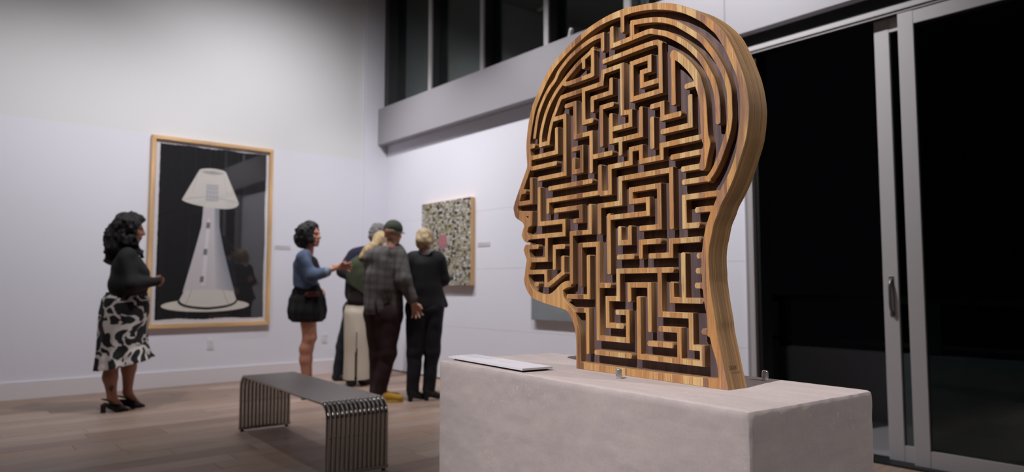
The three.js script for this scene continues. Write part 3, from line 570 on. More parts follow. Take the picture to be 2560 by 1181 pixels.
{
  const W = 1.15, H = 0.98, t = thing('grey_canvas', 'plain blue-grey canvas hanging behind the chin of the wooden head', 'painting', [XR - 0.002, 0.764, -5.375 + W / 2]);
  const map = tex(256, 256, (x, y) => { const s = fbm2(x * 5, y * 6, 4), w = noise2(x * 128, y * 128); const m = 0.9 + 0.18 * s + 0.05 * w; return [128 * m, 134 * m, 138 * m]; });
  part('stretched_canvas', new RoundedBoxGeometry(0.04, H, W, 2, 0.003), std(0xffffff, 0.85, { map }), t, [-0.024, H / 2, 0]);
  part('stretcher_bar', boxGeo(-0.004, 0.02, -W / 2 + 0.02, 0, H - 0.02, W / 2 - 0.02), oak, t);
}
function wallCard(label, pos, turn, w, h) {
  const t = thing('wall_label', label, 'label', pos, turn);
  const cv = document.createElement('canvas'); cv.width = 256; cv.height = 64; const c = cv.getContext('2d'); c.fillStyle = '#c9c5cc'; c.fillRect(0, 0, 256, 64); c.fillStyle = '#a19da4';
  for (const y of [10, 24, 33, 42]) { let x = 14; const e = y === 10 ? 110 : 200 + rnd() * 30; while (x < e) { const k = 6 + rnd() * 16; c.fillRect(x, y, k, y === 10 ? 7 : 4); x += k + 5; } }
  const ct = new THREE.CanvasTexture(cv); ct.colorSpace = THREE.SRGBColorSpace;
  part('card', new RoundedBoxGeometry(w, h, 0.004, 1, 0.0008), std(0xc9c5cc, 0.7), t, [0, 0, 0.002]);
  part('print', new THREE.PlaneGeometry(w - 0.004, h - 0.004), std(0xffffff, 0.7, { map: ct }), t, [0, 0, 0.0045]);
}
wallCard('small pale label on the wall right of the lamp print', [3.405, 1.577, ZB], 0, 0.2, 0.052);
wallCard('small pale label on the wall right of the chip painting', [XR, 1.568, -6.217], -Math.PI / 2, 0.22, 0.05);
for (const [x, y, label] of [[2.588, 0.44, 'white wall socket under the framed lamp print'], [3.975, 0.447, 'white wall socket behind the people, right of the lamp print']]) {
  const t = thing('wall_socket', label, 'socket', [x, y, ZB], 0);
  part('cover_plate', new RoundedBoxGeometry(0.076, 0.12, 0.007, 2, 0.003), M.whitePlastic, t, [0, 0, 0.0035]);
  for (const s of [-0.024, 0.024]) { const o = part('outlet', new RoundedBoxGeometry(0.034, 0.03, 0.004, 2, 0.002), std(0xd8d5d9, 0.4), t, [0, s, 0.0078]); for (const q of [-0.007, 0.007]) part('slot', new THREE.BoxGeometry(0.002, 0.008, 0.001), M.black, o, [q, 0.002, 0.0022]); }
}
{
  const t = thing('ledge_fitting', 'small white tube fitting leaning on the grey window ledge', 'fitting', [4.70, 3.49, -4.74]);
  const m = part('tube', new THREE.LatheGeometry([[0.001, 0], [0.02, 0.002], [0.022, 0.01], [0.022, 0.07], [0.018, 0.082], [0.001, 0.085]].map(([a, b]) => new THREE.Vector2(a, b)), 18), M.whitePlastic, t, [0, 0.01, 0]); m.rotation.set(0.7, 0, 0.35);
  part('base', new THREE.CylinderGeometry(0.022, 0.025, 0.02, 16), M.whitePlastic, t, [0, 0.01, 0]);
}

// ---------------------------------------------------------------- people: fields of tapered limbs, meshed
function surface(f, lo, hi, h, colorOf, rough) { // rough: plain field without folds and cuts, used to pass over empty blocks
  const n = lo.map((v, i) => Math.ceil((hi[i] - v) / h) + 2), [nx, ny, nz] = n, val = new Float32Array(nx * ny * nz);
  const far = 3.5 * h + 0.03;
  for (let K = 0; K < nz; K += 4) for (let J = 0; J < ny; J += 4) for (let I = 0; I < nx; I += 4) {
    const d0 = (rough ?? f)(lo[0] + (I + 1.5) * h, lo[1] + (J + 1.5) * h, lo[2] + (K + 1.5) * h), skip = d0 > far || (!rough && d0 < -far);
    for (let k = K; k < Math.min(nz, K + 4); k++) for (let j = J; j < Math.min(ny, J + 4); j++) for (let i = I; i < Math.min(nx, I + 4); i++) val[(k * ny + j) * nx + i] = skip ? d0 : f(lo[0] + i * h, lo[1] + j * h, lo[2] + k * h);
  }
  const vid = new Int32Array(nx * ny * nz).fill(-1), pos = [], idx = [], at = (i, j, k) => (k * ny + j) * nx + i;
  const C = [[0, 0, 0], [1, 0, 0], [0, 1, 0], [1, 1, 0], [0, 0, 1], [1, 0, 1], [0, 1, 1], [1, 1, 1]], E = [[0, 1], [2, 3], [4, 5], [6, 7], [0, 2], [1, 3], [4, 6], [5, 7], [0, 4], [1, 5], [2, 6], [3, 7]];
  for (let k = 0; k < nz - 1; k++) for (let j = 0; j < ny - 1; j++) for (let i = 0; i < nx - 1; i++) {
    const q = at(i, j, k), r = q + nx, u = q + nx * ny, w = u + nx, m = (val[q] < 0) + (val[q + 1] < 0) + (val[r] < 0) + (val[r + 1] < 0) + (val[u] < 0) + (val[u + 1] < 0) + (val[w] < 0) + (val[w + 1] < 0);
    if (!m || m === 8) continue;
    const v = [val[q], val[q + 1], val[r], val[r + 1], val[u], val[u + 1], val[w], val[w + 1]];
    let sx = 0, sy = 0, sz = 0, c = 0;
    for (const [a, b] of E) if ((v[a] < 0) !== (v[b] < 0)) { const t = v[a] / (v[a] - v[b]); sx += mix(C[a][0], C[b][0], t); sy += mix(C[a][1], C[b][1], t); sz += mix(C[a][2], C[b][2], t); c++; }
    vid[at(i, j, k)] = pos.length / 3; pos.push(lo[0] + (i + sx / c) * h, lo[1] + (j + sy / c) * h, lo[2] + (k + sz / c) * h);
  }
  const quad = (a, b, c, d, flip) => { if (a < 0 || b < 0 || c < 0 || d < 0) return; if (flip) idx.push(a, c, b, a, d, c); else idx.push(a, b, c, a, c, d); };
  for (let k = 1; k < nz - 1; k++) for (let j = 1; j < ny - 1; j++) for (let i = 1; i < nx - 1; i++) {
    const s = val[at(i, j, k)] < 0;
    if (s !== val[at(i + 1, j, k)] < 0) quad(vid[at(i, j - 1, k - 1)], vid[at(i, j, k - 1)], vid[at(i, j, k)], vid[at(i, j - 1, k)], !s);
    if (s !== val[at(i, j + 1, k)] < 0) quad(vid[at(i - 1, j, k - 1)], vid[at(i - 1, j, k)], vid[at(i, j, k)], vid[at(i, j, k - 1)], !s);
    if (s !== val[at(i, j, k + 1)] < 0) quad(vid[at(i - 1, j - 1, k)], vid[at(i, j - 1, k)], vid[at(i, j, k)], vid[at(i - 1, j, k)], !s);
  }
  const g = new THREE.BufferGeometry(); g.setAttribute('position', new THREE.Float32BufferAttribute(pos, 3)); g.setIndex(idx); g.computeVertexNormals();
  if (colorOf) { const col = new Float32Array(pos.length); for (let i = 0; i < pos.length; i += 3) { const c = colorOf(pos[i], pos[i + 1], pos[i + 2]); col[i] = c[0]; col[i + 1] = c[1]; col[i + 2] = c[2]; } g.setAttribute('color', new THREE.BufferAttribute(col, 3)); }
  return g;
}
// bones: [a, ra, b, rb] tapered capsule, [a, r] ball, [c, [rx, ry, rz]] ellipsoid
function fieldOf(bones, k) {
  const B = bones.map((b) => (b.length === 2 ? (Array.isArray(b[1]) ? { e: b[0], r: b[1] } : { a: b[0], ra: b[1], b: b[0], rb: b[1] }) : { a: b[0], ra: b[1], b: b[2], rb: b[3] }));
  for (const o of B) if (o.a) { o.d = o.b.map((v, i) => v - o.a[i]); o.L = o.d[0] ** 2 + o.d[1] ** 2 + o.d[2] ** 2 || 1e-9; }
  return (x, y, z) => {
    let s = 1;
    for (const o of B) {
      let e;
      if (o.e) { const p = (x - o.e[0]) / o.r[0], q = (y - o.e[1]) / o.r[1], r = (z - o.e[2]) / o.r[2], k0 = Math.hypot(p, q, r); e = k0 < 1e-5 ? -Math.min(...o.r) : (k0 * (k0 - 1)) / Math.hypot(p / o.r[0], q / o.r[1], r / o.r[2]); }
      else { const t = clamp(((x - o.a[0]) * o.d[0] + (y - o.a[1]) * o.d[1] + (z - o.a[2]) * o.d[2]) / o.L, 0, 1); e = Math.hypot(x - o.a[0] - t * o.d[0], y - o.a[1] - t * o.d[1], z - o.a[2] - t * o.d[2]) - mix(o.ra, o.rb, t); }
      s = s > e + k ? e : e > s + k ? s : smin(s, e, k);
    }
    return s;
  };
}
function bounds(bones, pad) {
  const lo = [9, 9, 9], hi = [-9, -9, -9], put = (p, r) => { for (let i = 0; i < 3; i++) { const q = Array.isArray(r) ? r[i] : r; lo[i] = Math.min(lo[i], p[i] - q - pad); hi[i] = Math.max(hi[i], p[i] + q + pad); } };
  for (const b of bones) { put(b[0], b[1]); if (b.length > 2) put(b[2], b[3]); }
  return [lo, hi];
}
function blob(name, parent, bones, mat, o = {}) {
  const k = o.k ?? 0.03, f0 = fieldOf(bones, k), [lo, hi] = bounds(bones, 0.03 + (o.pad ?? 0)), nz = o.noise, cut = o.cut;
  const f = (x, y, z) => { let d = f0(x, y, z); if (nz && d < 0.06) d += nz[0] * (noise3(x * nz[1] + 7, y * nz[1] * (nz[2] ?? 1) + 3, z * nz[1]) - 0.5) * 2; return cut ? cut(x, y, z, d) : d; };
  const g = surface(f, lo, hi, o.cell ?? 0.01, o.color, f0);
  return part(name, g, o.color ? new THREE.MeshStandardMaterial({ vertexColors: true, roughness: mat }) : mat, parent, null, o.label);
}
const lin = (hex) => new THREE.Color(hex).toArray();
const add3 = (a, b, s = 1) => [a[0] + b[0] * s, a[1] + b[1] * s, a[2] + b[2] * s], norm3 = (a) => { const l = Math.hypot(...a); return a.map((v) => v / l); }, cross3 = (a, b) => [a[1] * b[2] - a[2] * b[1], a[2] * b[0] - a[0] * b[2], a[0] * b[1] - a[1] * b[0]];
// yaw 0 looks towards +z, 90 towards +x
function headGeo(c, yawDeg, tiltDeg, s, skin, o = {}) {
  const R = new THREE.Matrix4().makeRotationFromEuler(new THREE.Euler(THREE.MathUtils.degToRad(tiltDeg), THREE.MathUtils.degToRad(yawDeg), THREE.MathUtils.degToRad(o.roll ?? 0), 'YXZ')), inv = R.clone().invert(), v = new THREE.Vector3();
  const bones = [[[0, 0.025, -0.012], [0.076, 0.096, 0.094]], [[0, -0.035, 0.024], [0.06, 0.082, 0.066]], [[-0.012, -0.098, 0.062], 0.018, [0.012, -0.098, 0.062], 0.018], [[-0.05, -0.06, 0.0], 0.018, [-0.014, -0.094, 0.052], 0.02], [[0.05, -0.06, 0.0], 0.018, [0.014, -0.094, 0.052], 0.02],
    [[0, 0.016, 0.088], 0.0085, [0, -0.024, 0.106], 0.0125], [[-0.012, -0.028, 0.092], 0.009, [0.012, -0.028, 0.092], 0.009], [[-0.036, 0.026, 0.07], 0.015, [0.036, 0.026, 0.07], 0.015], [[-0.042, -0.02, 0.055], 0.02], [[0.042, -0.02, 0.055], 0.02], [[-0.017, -0.06, 0.082], 0.0075, [0.017, -0.06, 0.082], 0.0075], [[-0.013, -0.069, 0.08], 0.0075, [0.013, -0.069, 0.08], 0.0075]];
  const ears = [[[-0.08, -0.012, -0.004], [0.01, 0.031, 0.018]], [[0.08, -0.012, -0.004], [0.01, 0.031, 0.018]], [[0, -0.08, -0.012], 0.05, [0, -0.14, -0.016], 0.047]];
  const f1 = fieldOf(bones, 0.018), f2 = fieldOf(ears, 0.012);
  const f = (x, y, z) => { v.set((x - c[0]) / s, (y - c[1]) / s, (z - c[2]) / s).applyMatrix4(inv); let d = smin(f1(v.x, v.y, v.z), f2(v.x, v.y, v.z), 0.014); for (const q of [-0.03, 0.03]) { const e = 0.013 - Math.hypot(v.x - q, v.y - 0.006, v.z - 0.092); d = -smin(-d, -e, 0.008); } return d * s; };
  const lips = lin(o.lips ?? 0x8c4a44), brow = lin(o.brow ?? 0x1c1310), eye = lin(0x201612);
  const colorOf = (x, y, z) => { v.set((x - c[0]) / s, (y - c[1]) / s, (z - c[2]) / s).applyMatrix4(inv); if (v.z > 0.05) { if (Math.hypot(v.x / 0.022, (v.y + 0.064) / 0.0105) < 1) return lips; for (const q of [-1, 1]) { if (Math.hypot((v.x * q - 0.031) / 0.013, (v.y - 0.006) / 0.0055) < 1) return eye; if (Math.hypot((v.x * q - 0.033) / 0.019, (v.y - 0.027) / 0.0045) < 1) return brow; } } return skin; };
  const b = 0.2 * s; return surface(f, add3(c, [-b, -b, -b]), add3(c, [b, b, b]), 0.0042, colorOf);
}
function handGeo(wrist, dir, thumbDir, o, skin) {
  const s = o.s ?? 1, F = norm3(dir), N = norm3(cross3(F, thumbDir)), T = norm3(cross3(N, F)), curl = o.curl ?? 0.35, bend = o.flip ? -1 : 1, P = (f, t, n) => add3(add3(add3(wrist, F, f * s), T, t * s), N, n * s * bend), bones = [];
  for (const t of [-0.027, -0.009, 0.009, 0.027]) bones.push([P(0, t * 0.5, 0), 0.017 * s, P(0.078 - Math.abs(t + 0.005) * 0.25, t, 0), 0.0125 * s]);
  [[-0.029, 0.055], [-0.0095, 0.068], [0.0095, 0.074], [0.029, 0.064]].forEach(([t, l], i) => {
    const spread = t * (o.spread ?? 0.35); let a = curl * 0.5, f = 0.078 - Math.abs(t + 0.005) * 0.25, n = 0, p = P(f, t, n); const seg = [l * 0.45, l * 0.32, l * 0.27];
    seg.forEach((q, k) => { a += curl * (k ? 0.9 : 0.3) * (1 + 0.12 * (3 - i)); f += q * Math.cos(a); n += q * Math.sin(a); const e = P(f, t + spread * ((k + 1) / 3), n); bones.push([p, (0.0094 - k * 0.0008) * s, e, (0.0088 - k * 0.0009) * s]); p = e; });
  });
  const th = [P(0.018, 0.02, 0.004), P(0.045, 0.05, 0.016), P(0.074, 0.06, 0.024)]; bones.push([th[0], 0.015 * s, th[1], 0.0115 * s], [th[1], 0.0112 * s, th[2], 0.009 * s]);
  bones.push([add3(wrist, F, -0.04), (o.rw ?? 0.026), wrist, 0.024 * s]);
  const [lo, hi] = bounds(bones, 0.012); return surface(fieldOf(bones, 0.009), lo, hi, 0.0036, () => skin);
}
function person(label, pos, turnDeg) { return thing('person', label, 'person', pos, THREE.MathUtils.degToRad(turnDeg)); }
function body(p, bones, skin, extra, colorOf) {
  const [lo, hi] = bounds(bones, 0.03), g = surface(fieldOf(bones, 0.03), lo, hi, 0.011, colorOf ?? (() => skin));
  return part('body', mergeGeometries([g, ...extra]), new THREE.MeshStandardMaterial({ vertexColors: true, roughness: 0.62 }), p);
}
// skirt: rows of [y, cx, rx, rz], pleats grow towards the hem
function skirtGeo(rows, o = {}) {
  const seg = o.seg ?? 96, sub = 6, R = []; for (let i = 0; i + 1 < rows.length; i++) for (let k = 0; k < sub; k++) { const t = k / sub, s = t * t * (3 - 2 * t); R.push(rows[i].map((v, q) => mix(v, rows[i + 1][q], q ? s : t))); } R.push(rows[rows.length - 1]);
  const pos = [], uv = [], idx = [], y0 = rows[0][0], y1 = rows[rows.length - 1][0];
  R.forEach(([y, cx, rx, rz], j) => {
    const g = j / (R.length - 1);
    for (let i = 0; i <= seg; i++) { const a = (i / seg) * Math.PI * 2, fold = 1 + (o.amp ?? 0.05) * (o.even ? 1 : g) * Math.sin(a * (o.folds ?? 9) + 2.2 * Math.sin(a * 2 + y * 3)), ca = Math.cos(a), sa = Math.sin(a); pos.push(cx + rx * fold * ca, y + (o.tilt ?? 0) * rx * ca * g, rz * fold * sa); uv.push(i / seg, (y - y1) / (y0 - y1)); }
    if (j) for (let i = 0; i < seg; i++) { if (o.slit && o.slit((i + 0.5) / seg, g)) continue; const p = (j - 1) * (seg + 1) + i; idx.push(p, p + seg + 1, p + 1, p + 1, p + seg + 1, p + seg + 2); }
  });
  const g = new THREE.BufferGeometry(); g.setAttribute('position', new THREE.Float32BufferAttribute(pos, 3)); g.setAttribute('uv', new THREE.Float32BufferAttribute(uv, 2)); g.setIndex(idx); g.computeVertexNormals(); return g;
}
const fabric = (c, r = 0.92) => std(c, r);
const onFloor = (x, y, z, d) => Math.max(d, 0.001 - y);

{ // woman in black cardigan and patterned skirt, side view
  const p = person('woman with long dark curls, black cardigan and black-and-white patterned skirt', [1.427, 0, -7.141], -11.3), skin = lin(0x9a6a55);
  const inkSpot = [-0.075, 0.214, 0.1];
  body(p, [[[0.041, 1.475, 0], 0.06, [0.025, 1.375, 0], 0.075], [[0.019, 1.34, -0.1], 0.08, [0.019, 1.34, 0.1], 0.08], [[0.019, 1.197, -0.05], 0.1, [0.019, 1.197, 0.05], 0.1], [[0.012, 1.001, -0.05], 0.09, [0.012, 1.001, 0.05], 0.09],
    [[-0.009, 1.347, 0.17], 0.05, [0.056, 1.119, 0.215], 0.042], [[0.056, 1.119, 0.215], 0.042, [0.218, 1.147, 0.12], 0.026], [[0.009, 1.347, -0.17], 0.05, [0.069, 1.133, -0.2], 0.042], [[0.069, 1.133, -0.2], 0.042, [0.212, 1.14, -0.04], 0.026],
    [[-0.012, 0.841, 0.07], 0.09, [-0.075, 0.449, 0.08], 0.068], [[-0.075, 0.449, 0.08], 0.06, [-0.087, 0.306, 0.08], 0.058], [[-0.087, 0.306, 0.08], 0.058, [-0.065, 0.121, 0.08], 0.036], [[-0.065, 0.121, 0.08], 0.034, [0.012, 0.036, 0.085], 0.022],
    [[0.025, 0.841, -0.07], 0.09, [0.065, 0.485, -0.08], 0.068], [[0.065, 0.485, -0.08], 0.062, [0.056, 0.36, -0.08], 0.06], [[0.056, 0.36, -0.08], 0.06, [0.053, 0.143, -0.07], 0.036], [[0.053, 0.143, -0.07], 0.034, [0.14, 0.039, -0.06], 0.02]],
    skin, [headGeo([0.034, 1.614, 0], 82, 6, 1.02, skin, { lips: 0x5e2326 }), handGeo([0.218, 1.147, 0.12], [1, 0, -0.45], [0, 1, 0], { curl: 0.85, s: 0.8 }, skin), handGeo([0.212, 1.14, -0.04], [1, -0.05, 0.3], [0, 1, 0], { curl: 0.9, s: 0.8, flip: true }, skin)],
    (x, y, z) => (Math.hypot((x - inkSpot[0]) / 0.022, (y - inkSpot[1]) / 0.035) < 1 && z > 0.08 && noise3(x * 90, y * 90, z * 40) > 0.42 ? lin(0x3a2a28) : skin));
  const knit = fabric(0x0c0b0c, 0.85);
  blob('cardigan', p, [[[0.012, 1.375, -0.14], 0.072, [0.012, 1.375, 0.14], 0.072], [[0.019, 1.261, -0.08], 0.135, [0.019, 1.261, 0.08], 0.135], [[0.112, 1.211, -0.075], 0.085, [0.112, 1.211, 0.075], 0.085], [[0.012, 1.119, -0.07], 0.15, [0.012, 1.119, 0.07], 0.15], [[0.1, 1.09, -0.06], 0.085, [0.1, 1.09, 0.06], 0.085],
    [[-0.009, 1.333, 0.16], 0.066, [0.053, 1.119, 0.215], 0.064], [[0.053, 1.119, 0.215], 0.062, [0.249, 1.144, 0.12], 0.04], [[0.009, 1.333, -0.16], 0.066, [0.069, 1.133, -0.2], 0.062], [[0.069, 1.133, -0.2], 0.06, [0.231, 1.14, -0.05], 0.04]], knit,
    { k: 0.035, cell: 0.0095, noise: [0.006, 9], cut: (x, y, z, d) => Math.max(d, 1.012 - y - 0.06 * x + (Math.hypot(x, z) < 0 ? 1 : 0)) });
  const blobs = tex(512, 512, (x, y) => { const wx = 2.2 * (tnoise(x * 6, y * 5, 6, 5) - 0.5), wy = 2.2 * (tnoise(x * 6 + 3, y * 5 + 2, 6, 5) - 0.5), n = tnoise(x * 20 + wx, y * 11 + wy, 20, 11), m = tnoise(x * 38 + wx * 2 + 5, y * 19 + wy * 2, 38, 19), v = Math.abs(n - 0.5) * 1.5 + 0.55 * Math.abs(m - 0.5); return v < 0.27 ? [206, 198, 194] : [17, 14, 15]; });
  part('skirt', skirtGeo([[1.048, 0.019, 0.165, 0.16], [0.976, 0.009, 0.192, 0.19], [0.877, 0.003, 0.198, 0.2], [0.698, -0.003, 0.193, 0.205], [0.556, 0.000, 0.198, 0.21], [0.474, 0.012, 0.215, 0.23], [0.410, 0.025, 0.232, 0.25]], { amp: 0.07, folds: 8, tilt: 0.23 }), std(0xffffff, 0.85, { map: blobs }), p);
  const dk = std(0x0b0808, 0.75);
  const hair = [[[0.05, 1.675, 0], 0.098], [[0, 1.653, -0.03], 0.115], [[-0.006, 1.639, 0.04], 0.115], [[-0.069, 1.546, 0], 0.115], [[-0.093, 1.454, 0.03], 0.085], [[-0.112, 1.375, 0], 0.06], [[-0.118, 1.347, -0.05], 0.05], [[0, 1.518, 0.08], 0.065], [[0.069, 1.518, 0.075], 0.042, [0.081, 1.404, 0.08], 0.03], [[0.112, 1.475, 0.04], 0.018, [0.128, 1.375, 0.05], 0.016]];
  const fc = [0.19, 1.561, 0];
  blob('hair', p, hair, dk, { k: 0.03, cell: 0.007, noise: [0.02, 34, 0.8], cut: (x, y, z, d) => Math.max(d, 0.128 - Math.hypot(x - fc[0], (y - fc[1]) * 0.85, (z - fc[2]) * 0.55)) });
  const shoe = (ax, ay, tx, ty, z, zt) => {
    const s = blob('shoe', p, [[[ax + 0.03, 0.05, z], 0.03, [mix(ax, tx, 0.55), 0.035, mix(z, zt, 0.5)], 0.038], [[mix(ax, tx, 0.55), 0.034, mix(z, zt, 0.5)], 0.037, [tx, 0.016, zt], 0.012], [[ax - 0.02, 0.072, z], 0.016, [ax + 0.06, 0.05, z], 0.028]], std(0x171011, 0.45), { k: 0.015, cell: 0.006, cut: onFloor });
    part('heel', new RoundedBoxGeometry(0.042, 0.075, 0.045, 2, 0.006), std(0x2a1512, 0.5), s, [ax - 0.03, 0.0375, z]);
    const c = new THREE.CatmullRomCurve3([[0.05, 0.085, 0.034], [0, 0.105, 0.038], [-0.045, 0.118, 0], [0, 0.105, -0.038], [0.05, 0.085, -0.034]].map(([a, b, e]) => new THREE.Vector3(ax + a, b, z + e))); part('strap', new THREE.TubeGeometry(c, 20, 0.005, 6), std(0x171011, 0.45), s);
  };
  shoe(-0.100, 0, 0.056, 0, 0.08, 0.09); shoe(0.016, 0, 0.190, 0, -0.07, -0.05);
}
{ // woman in denim jacket pointing
  const p = person('smiling woman with dark bob, blue denim jacket and black bubble skirt, reaching out', [3.091, 0, -7.004], -23.8), skin = lin(0xb98069);
  body(p, [[[0.012, 1.491, 0], 0.05, [-0.008, 1.396, 0], 0.06], [[-0.016, 1.384, -0.1], 0.06, [-0.016, 1.384, 0.1], 0.06], [[-0.008, 1.212, -0.05], 0.075, [-0.008, 1.212, 0.05], 0.075], [[0, 0.986, -0.06], 0.08, [0, 0.986, 0.06], 0.08],
    [[-0.047, 1.376, 0.16], 0.045, [0.047, 1.203, 0.21], 0.04], [[0.047, 1.203, 0.21], 0.04, [0.292, 1.294, 0.17], 0.025], [[-0.008, 1.376, -0.16], 0.045, [0.032, 1.171, -0.2], 0.04], [[0.032, 1.171, -0.2], 0.038, [0.11, 1.08, -0.1], 0.026],
    [[0.004, 0.863, 0.07], 0.085, [0.028, 0.571, 0.07], 0.062], [[0.028, 0.571, 0.07], 0.056, [-0.004, 0.464, 0.07], 0.056], [[-0.004, 0.464, 0.07], 0.056, [-0.008, 0.349, 0.07], 0.05], [[-0.008, 0.349, 0.07], 0.05, [0.008, 0.111, 0.07], 0.034], [[0.008, 0.111, 0.07], 0.03, [0.063, 0.037, 0.08], 0.024],
    [[0.012, 0.863, -0.07], 0.085, [0.047, 0.571, -0.06], 0.062], [[0.047, 0.571, -0.06], 0.056, [0.02, 0.464, -0.06], 0.056], [[0.02, 0.464, -0.06], 0.056, [0.016, 0.349, -0.06], 0.05], [[0.016, 0.349, -0.06], 0.05, [0.039, 0.123, -0.06], 0.034], [[0.039, 0.123, -0.06], 0.03, [0.102, 0.041, -0.05], 0.024]],
    skin, [headGeo([0.028, 1.631, 0.01], 62, 0, 0.98, skin, { lips: 0x9c4a42 }), handGeo([0.307, 1.302, 0.165], [1, 0.03, -0.05], [0.1, 1, 0.3], { curl: 0.28, s: 0.95, spread: 0.7 }, skin), handGeo([0.118, 1.072, -0.09], [0.7, -0.5, 0.4], [0, 0.6, 0.8], { curl: 0.5, s: 0.9 }, skin)]);
  blob('dress', p, [[[0.024, 1.335, -0.06], 0.085, [0.024, 1.335, 0.06], 0.085], [[0.039, 1.253, -0.05], 0.1, [0.039, 1.253, 0.05], 0.1], [[0.016, 1.068, -0.06], 0.115, [0.016, 1.068, 0.06], 0.115]], fabric(0x17131b), { k: 0.03, cell: 0.01 });
  const denim = (x, y, z) => { const n = noise3(x * 18, y * 18, z * 18), f = noise3(x * 120, y * 120, z * 120), seam = Math.abs(y - 1.302 - 0.1 * x) < 0.006 ? 0.75 : 1, m = (0.5 + 0.42 * n + 0.14 * f) * seam; return [0.098 * m, 0.135 * m, 0.225 * m]; };
  blob('denim_jacket', p, [[[-0.028, 1.413, -0.13], 0.066, [-0.028, 1.413, 0.13], 0.066], [[-0.035, 1.314, -0.075], 0.108, [-0.02, 1.113, -0.07], 0.116], [[-0.035, 1.314, 0.075], 0.108, [-0.02, 1.113, 0.07], 0.116], [[0.032, 1.097, 0.05], 0.1],
    [[-0.051, 1.384, 0.165], 0.07, [0.043, 1.203, 0.215], 0.062], [[0.043, 1.203, 0.215], 0.062, [0.189, 1.249, 0.19], 0.052], [[-0.008, 1.384, -0.165], 0.07, [0.032, 1.171, -0.205], 0.06], [[0.032, 1.171, -0.205], 0.058, [0.087, 1.105, -0.14], 0.046]], 0.9,
    { k: 0.03, cell: 0.009, noise: [0.006, 11], color: denim, cut: (x, y, z, d) => Math.max(d, 1.064 - y - 0.28 * x, z > 0.14 || z < -0.13 ? -1 : Math.min(x - 0.095 - 0.3 * (y - 1.212), 1) - (z > 0.09 ? 1 : 0)) });
  blob('jacket_cuff', p, [[[0.173, 1.244, 0.192], 0.054, [0.205, 1.253, 0.188], 0.052]], 0.9, { k: 0.01, cell: 0.007, color: (x, y, z) => { const m = 0.9 + 0.3 * noise3(x * 60, y * 60, z * 60); return [0.23 * m, 0.27 * m, 0.33 * m]; }, cut: (x, y, z, d) => Math.max(d, Math.abs(x - 0.193) - 0.022) });
  part('bubble_skirt', skirtGeo([[1.105, 0.004, 0.125, 0.12], [1.047, 0.004, 0.15, 0.15], [0.957, 0.004, 0.183, 0.18], [0.850, 0.004, 0.196, 0.195], [0.776, 0.004, 0.186, 0.185], [0.735, 0.008, 0.15, 0.15], [0.760, 0.008, 0.1, 0.11]], { amp: 0.045, folds: 11, even: true }), fabric(0x0d0c0e), p);
  const bag = blob('belt_bag', p, [[[0.008, 1.019, 0.185], 0.03, [0.091, 1.027, 0.17], 0.032]], fabric(0x4c1814, 0.6), { k: 0.02, cell: 0.006 });
  const hc = [0.173, 1.614, 0.06];
  blob('hair', p, [[[0.016, 1.684, 0], 0.1], [[-0.028, 1.655, 0.03], 0.1], [[-0.039, 1.643, -0.04], 0.095], [[-0.063, 1.581, 0.02], 0.075], [[-0.039, 1.557, -0.05], 0.06], [[0.024, 1.581, 0.085], 0.035], [[0.079, 1.557, -0.075], 0.035]], std(0x100e10, 0.7), { k: 0.025, cell: 0.0065, noise: [0.016, 32], cut: (x, y, z, d) => Math.max(d, 0.125 - Math.hypot(x - hc[0], y - hc[1] - 0.02, z - hc[2])) });
  for (const [x, z] of [[0.024, 0.075], [0.059, -0.055]]) blob('shoe', p, [[[x - 0.03, 0.05, z], 0.034, [x + 0.05, 0.04, z + 0.01], 0.034], [[x + 0.05, 0.034, z + 0.01], 0.034, [x + 0.15, 0.024, z + 0.02], 0.022], [[x - 0.035, 0.08, z], 0.034]], std(0x161013, 0.5), { k: 0.02, cell: 0.007, cut: onFloor });
}
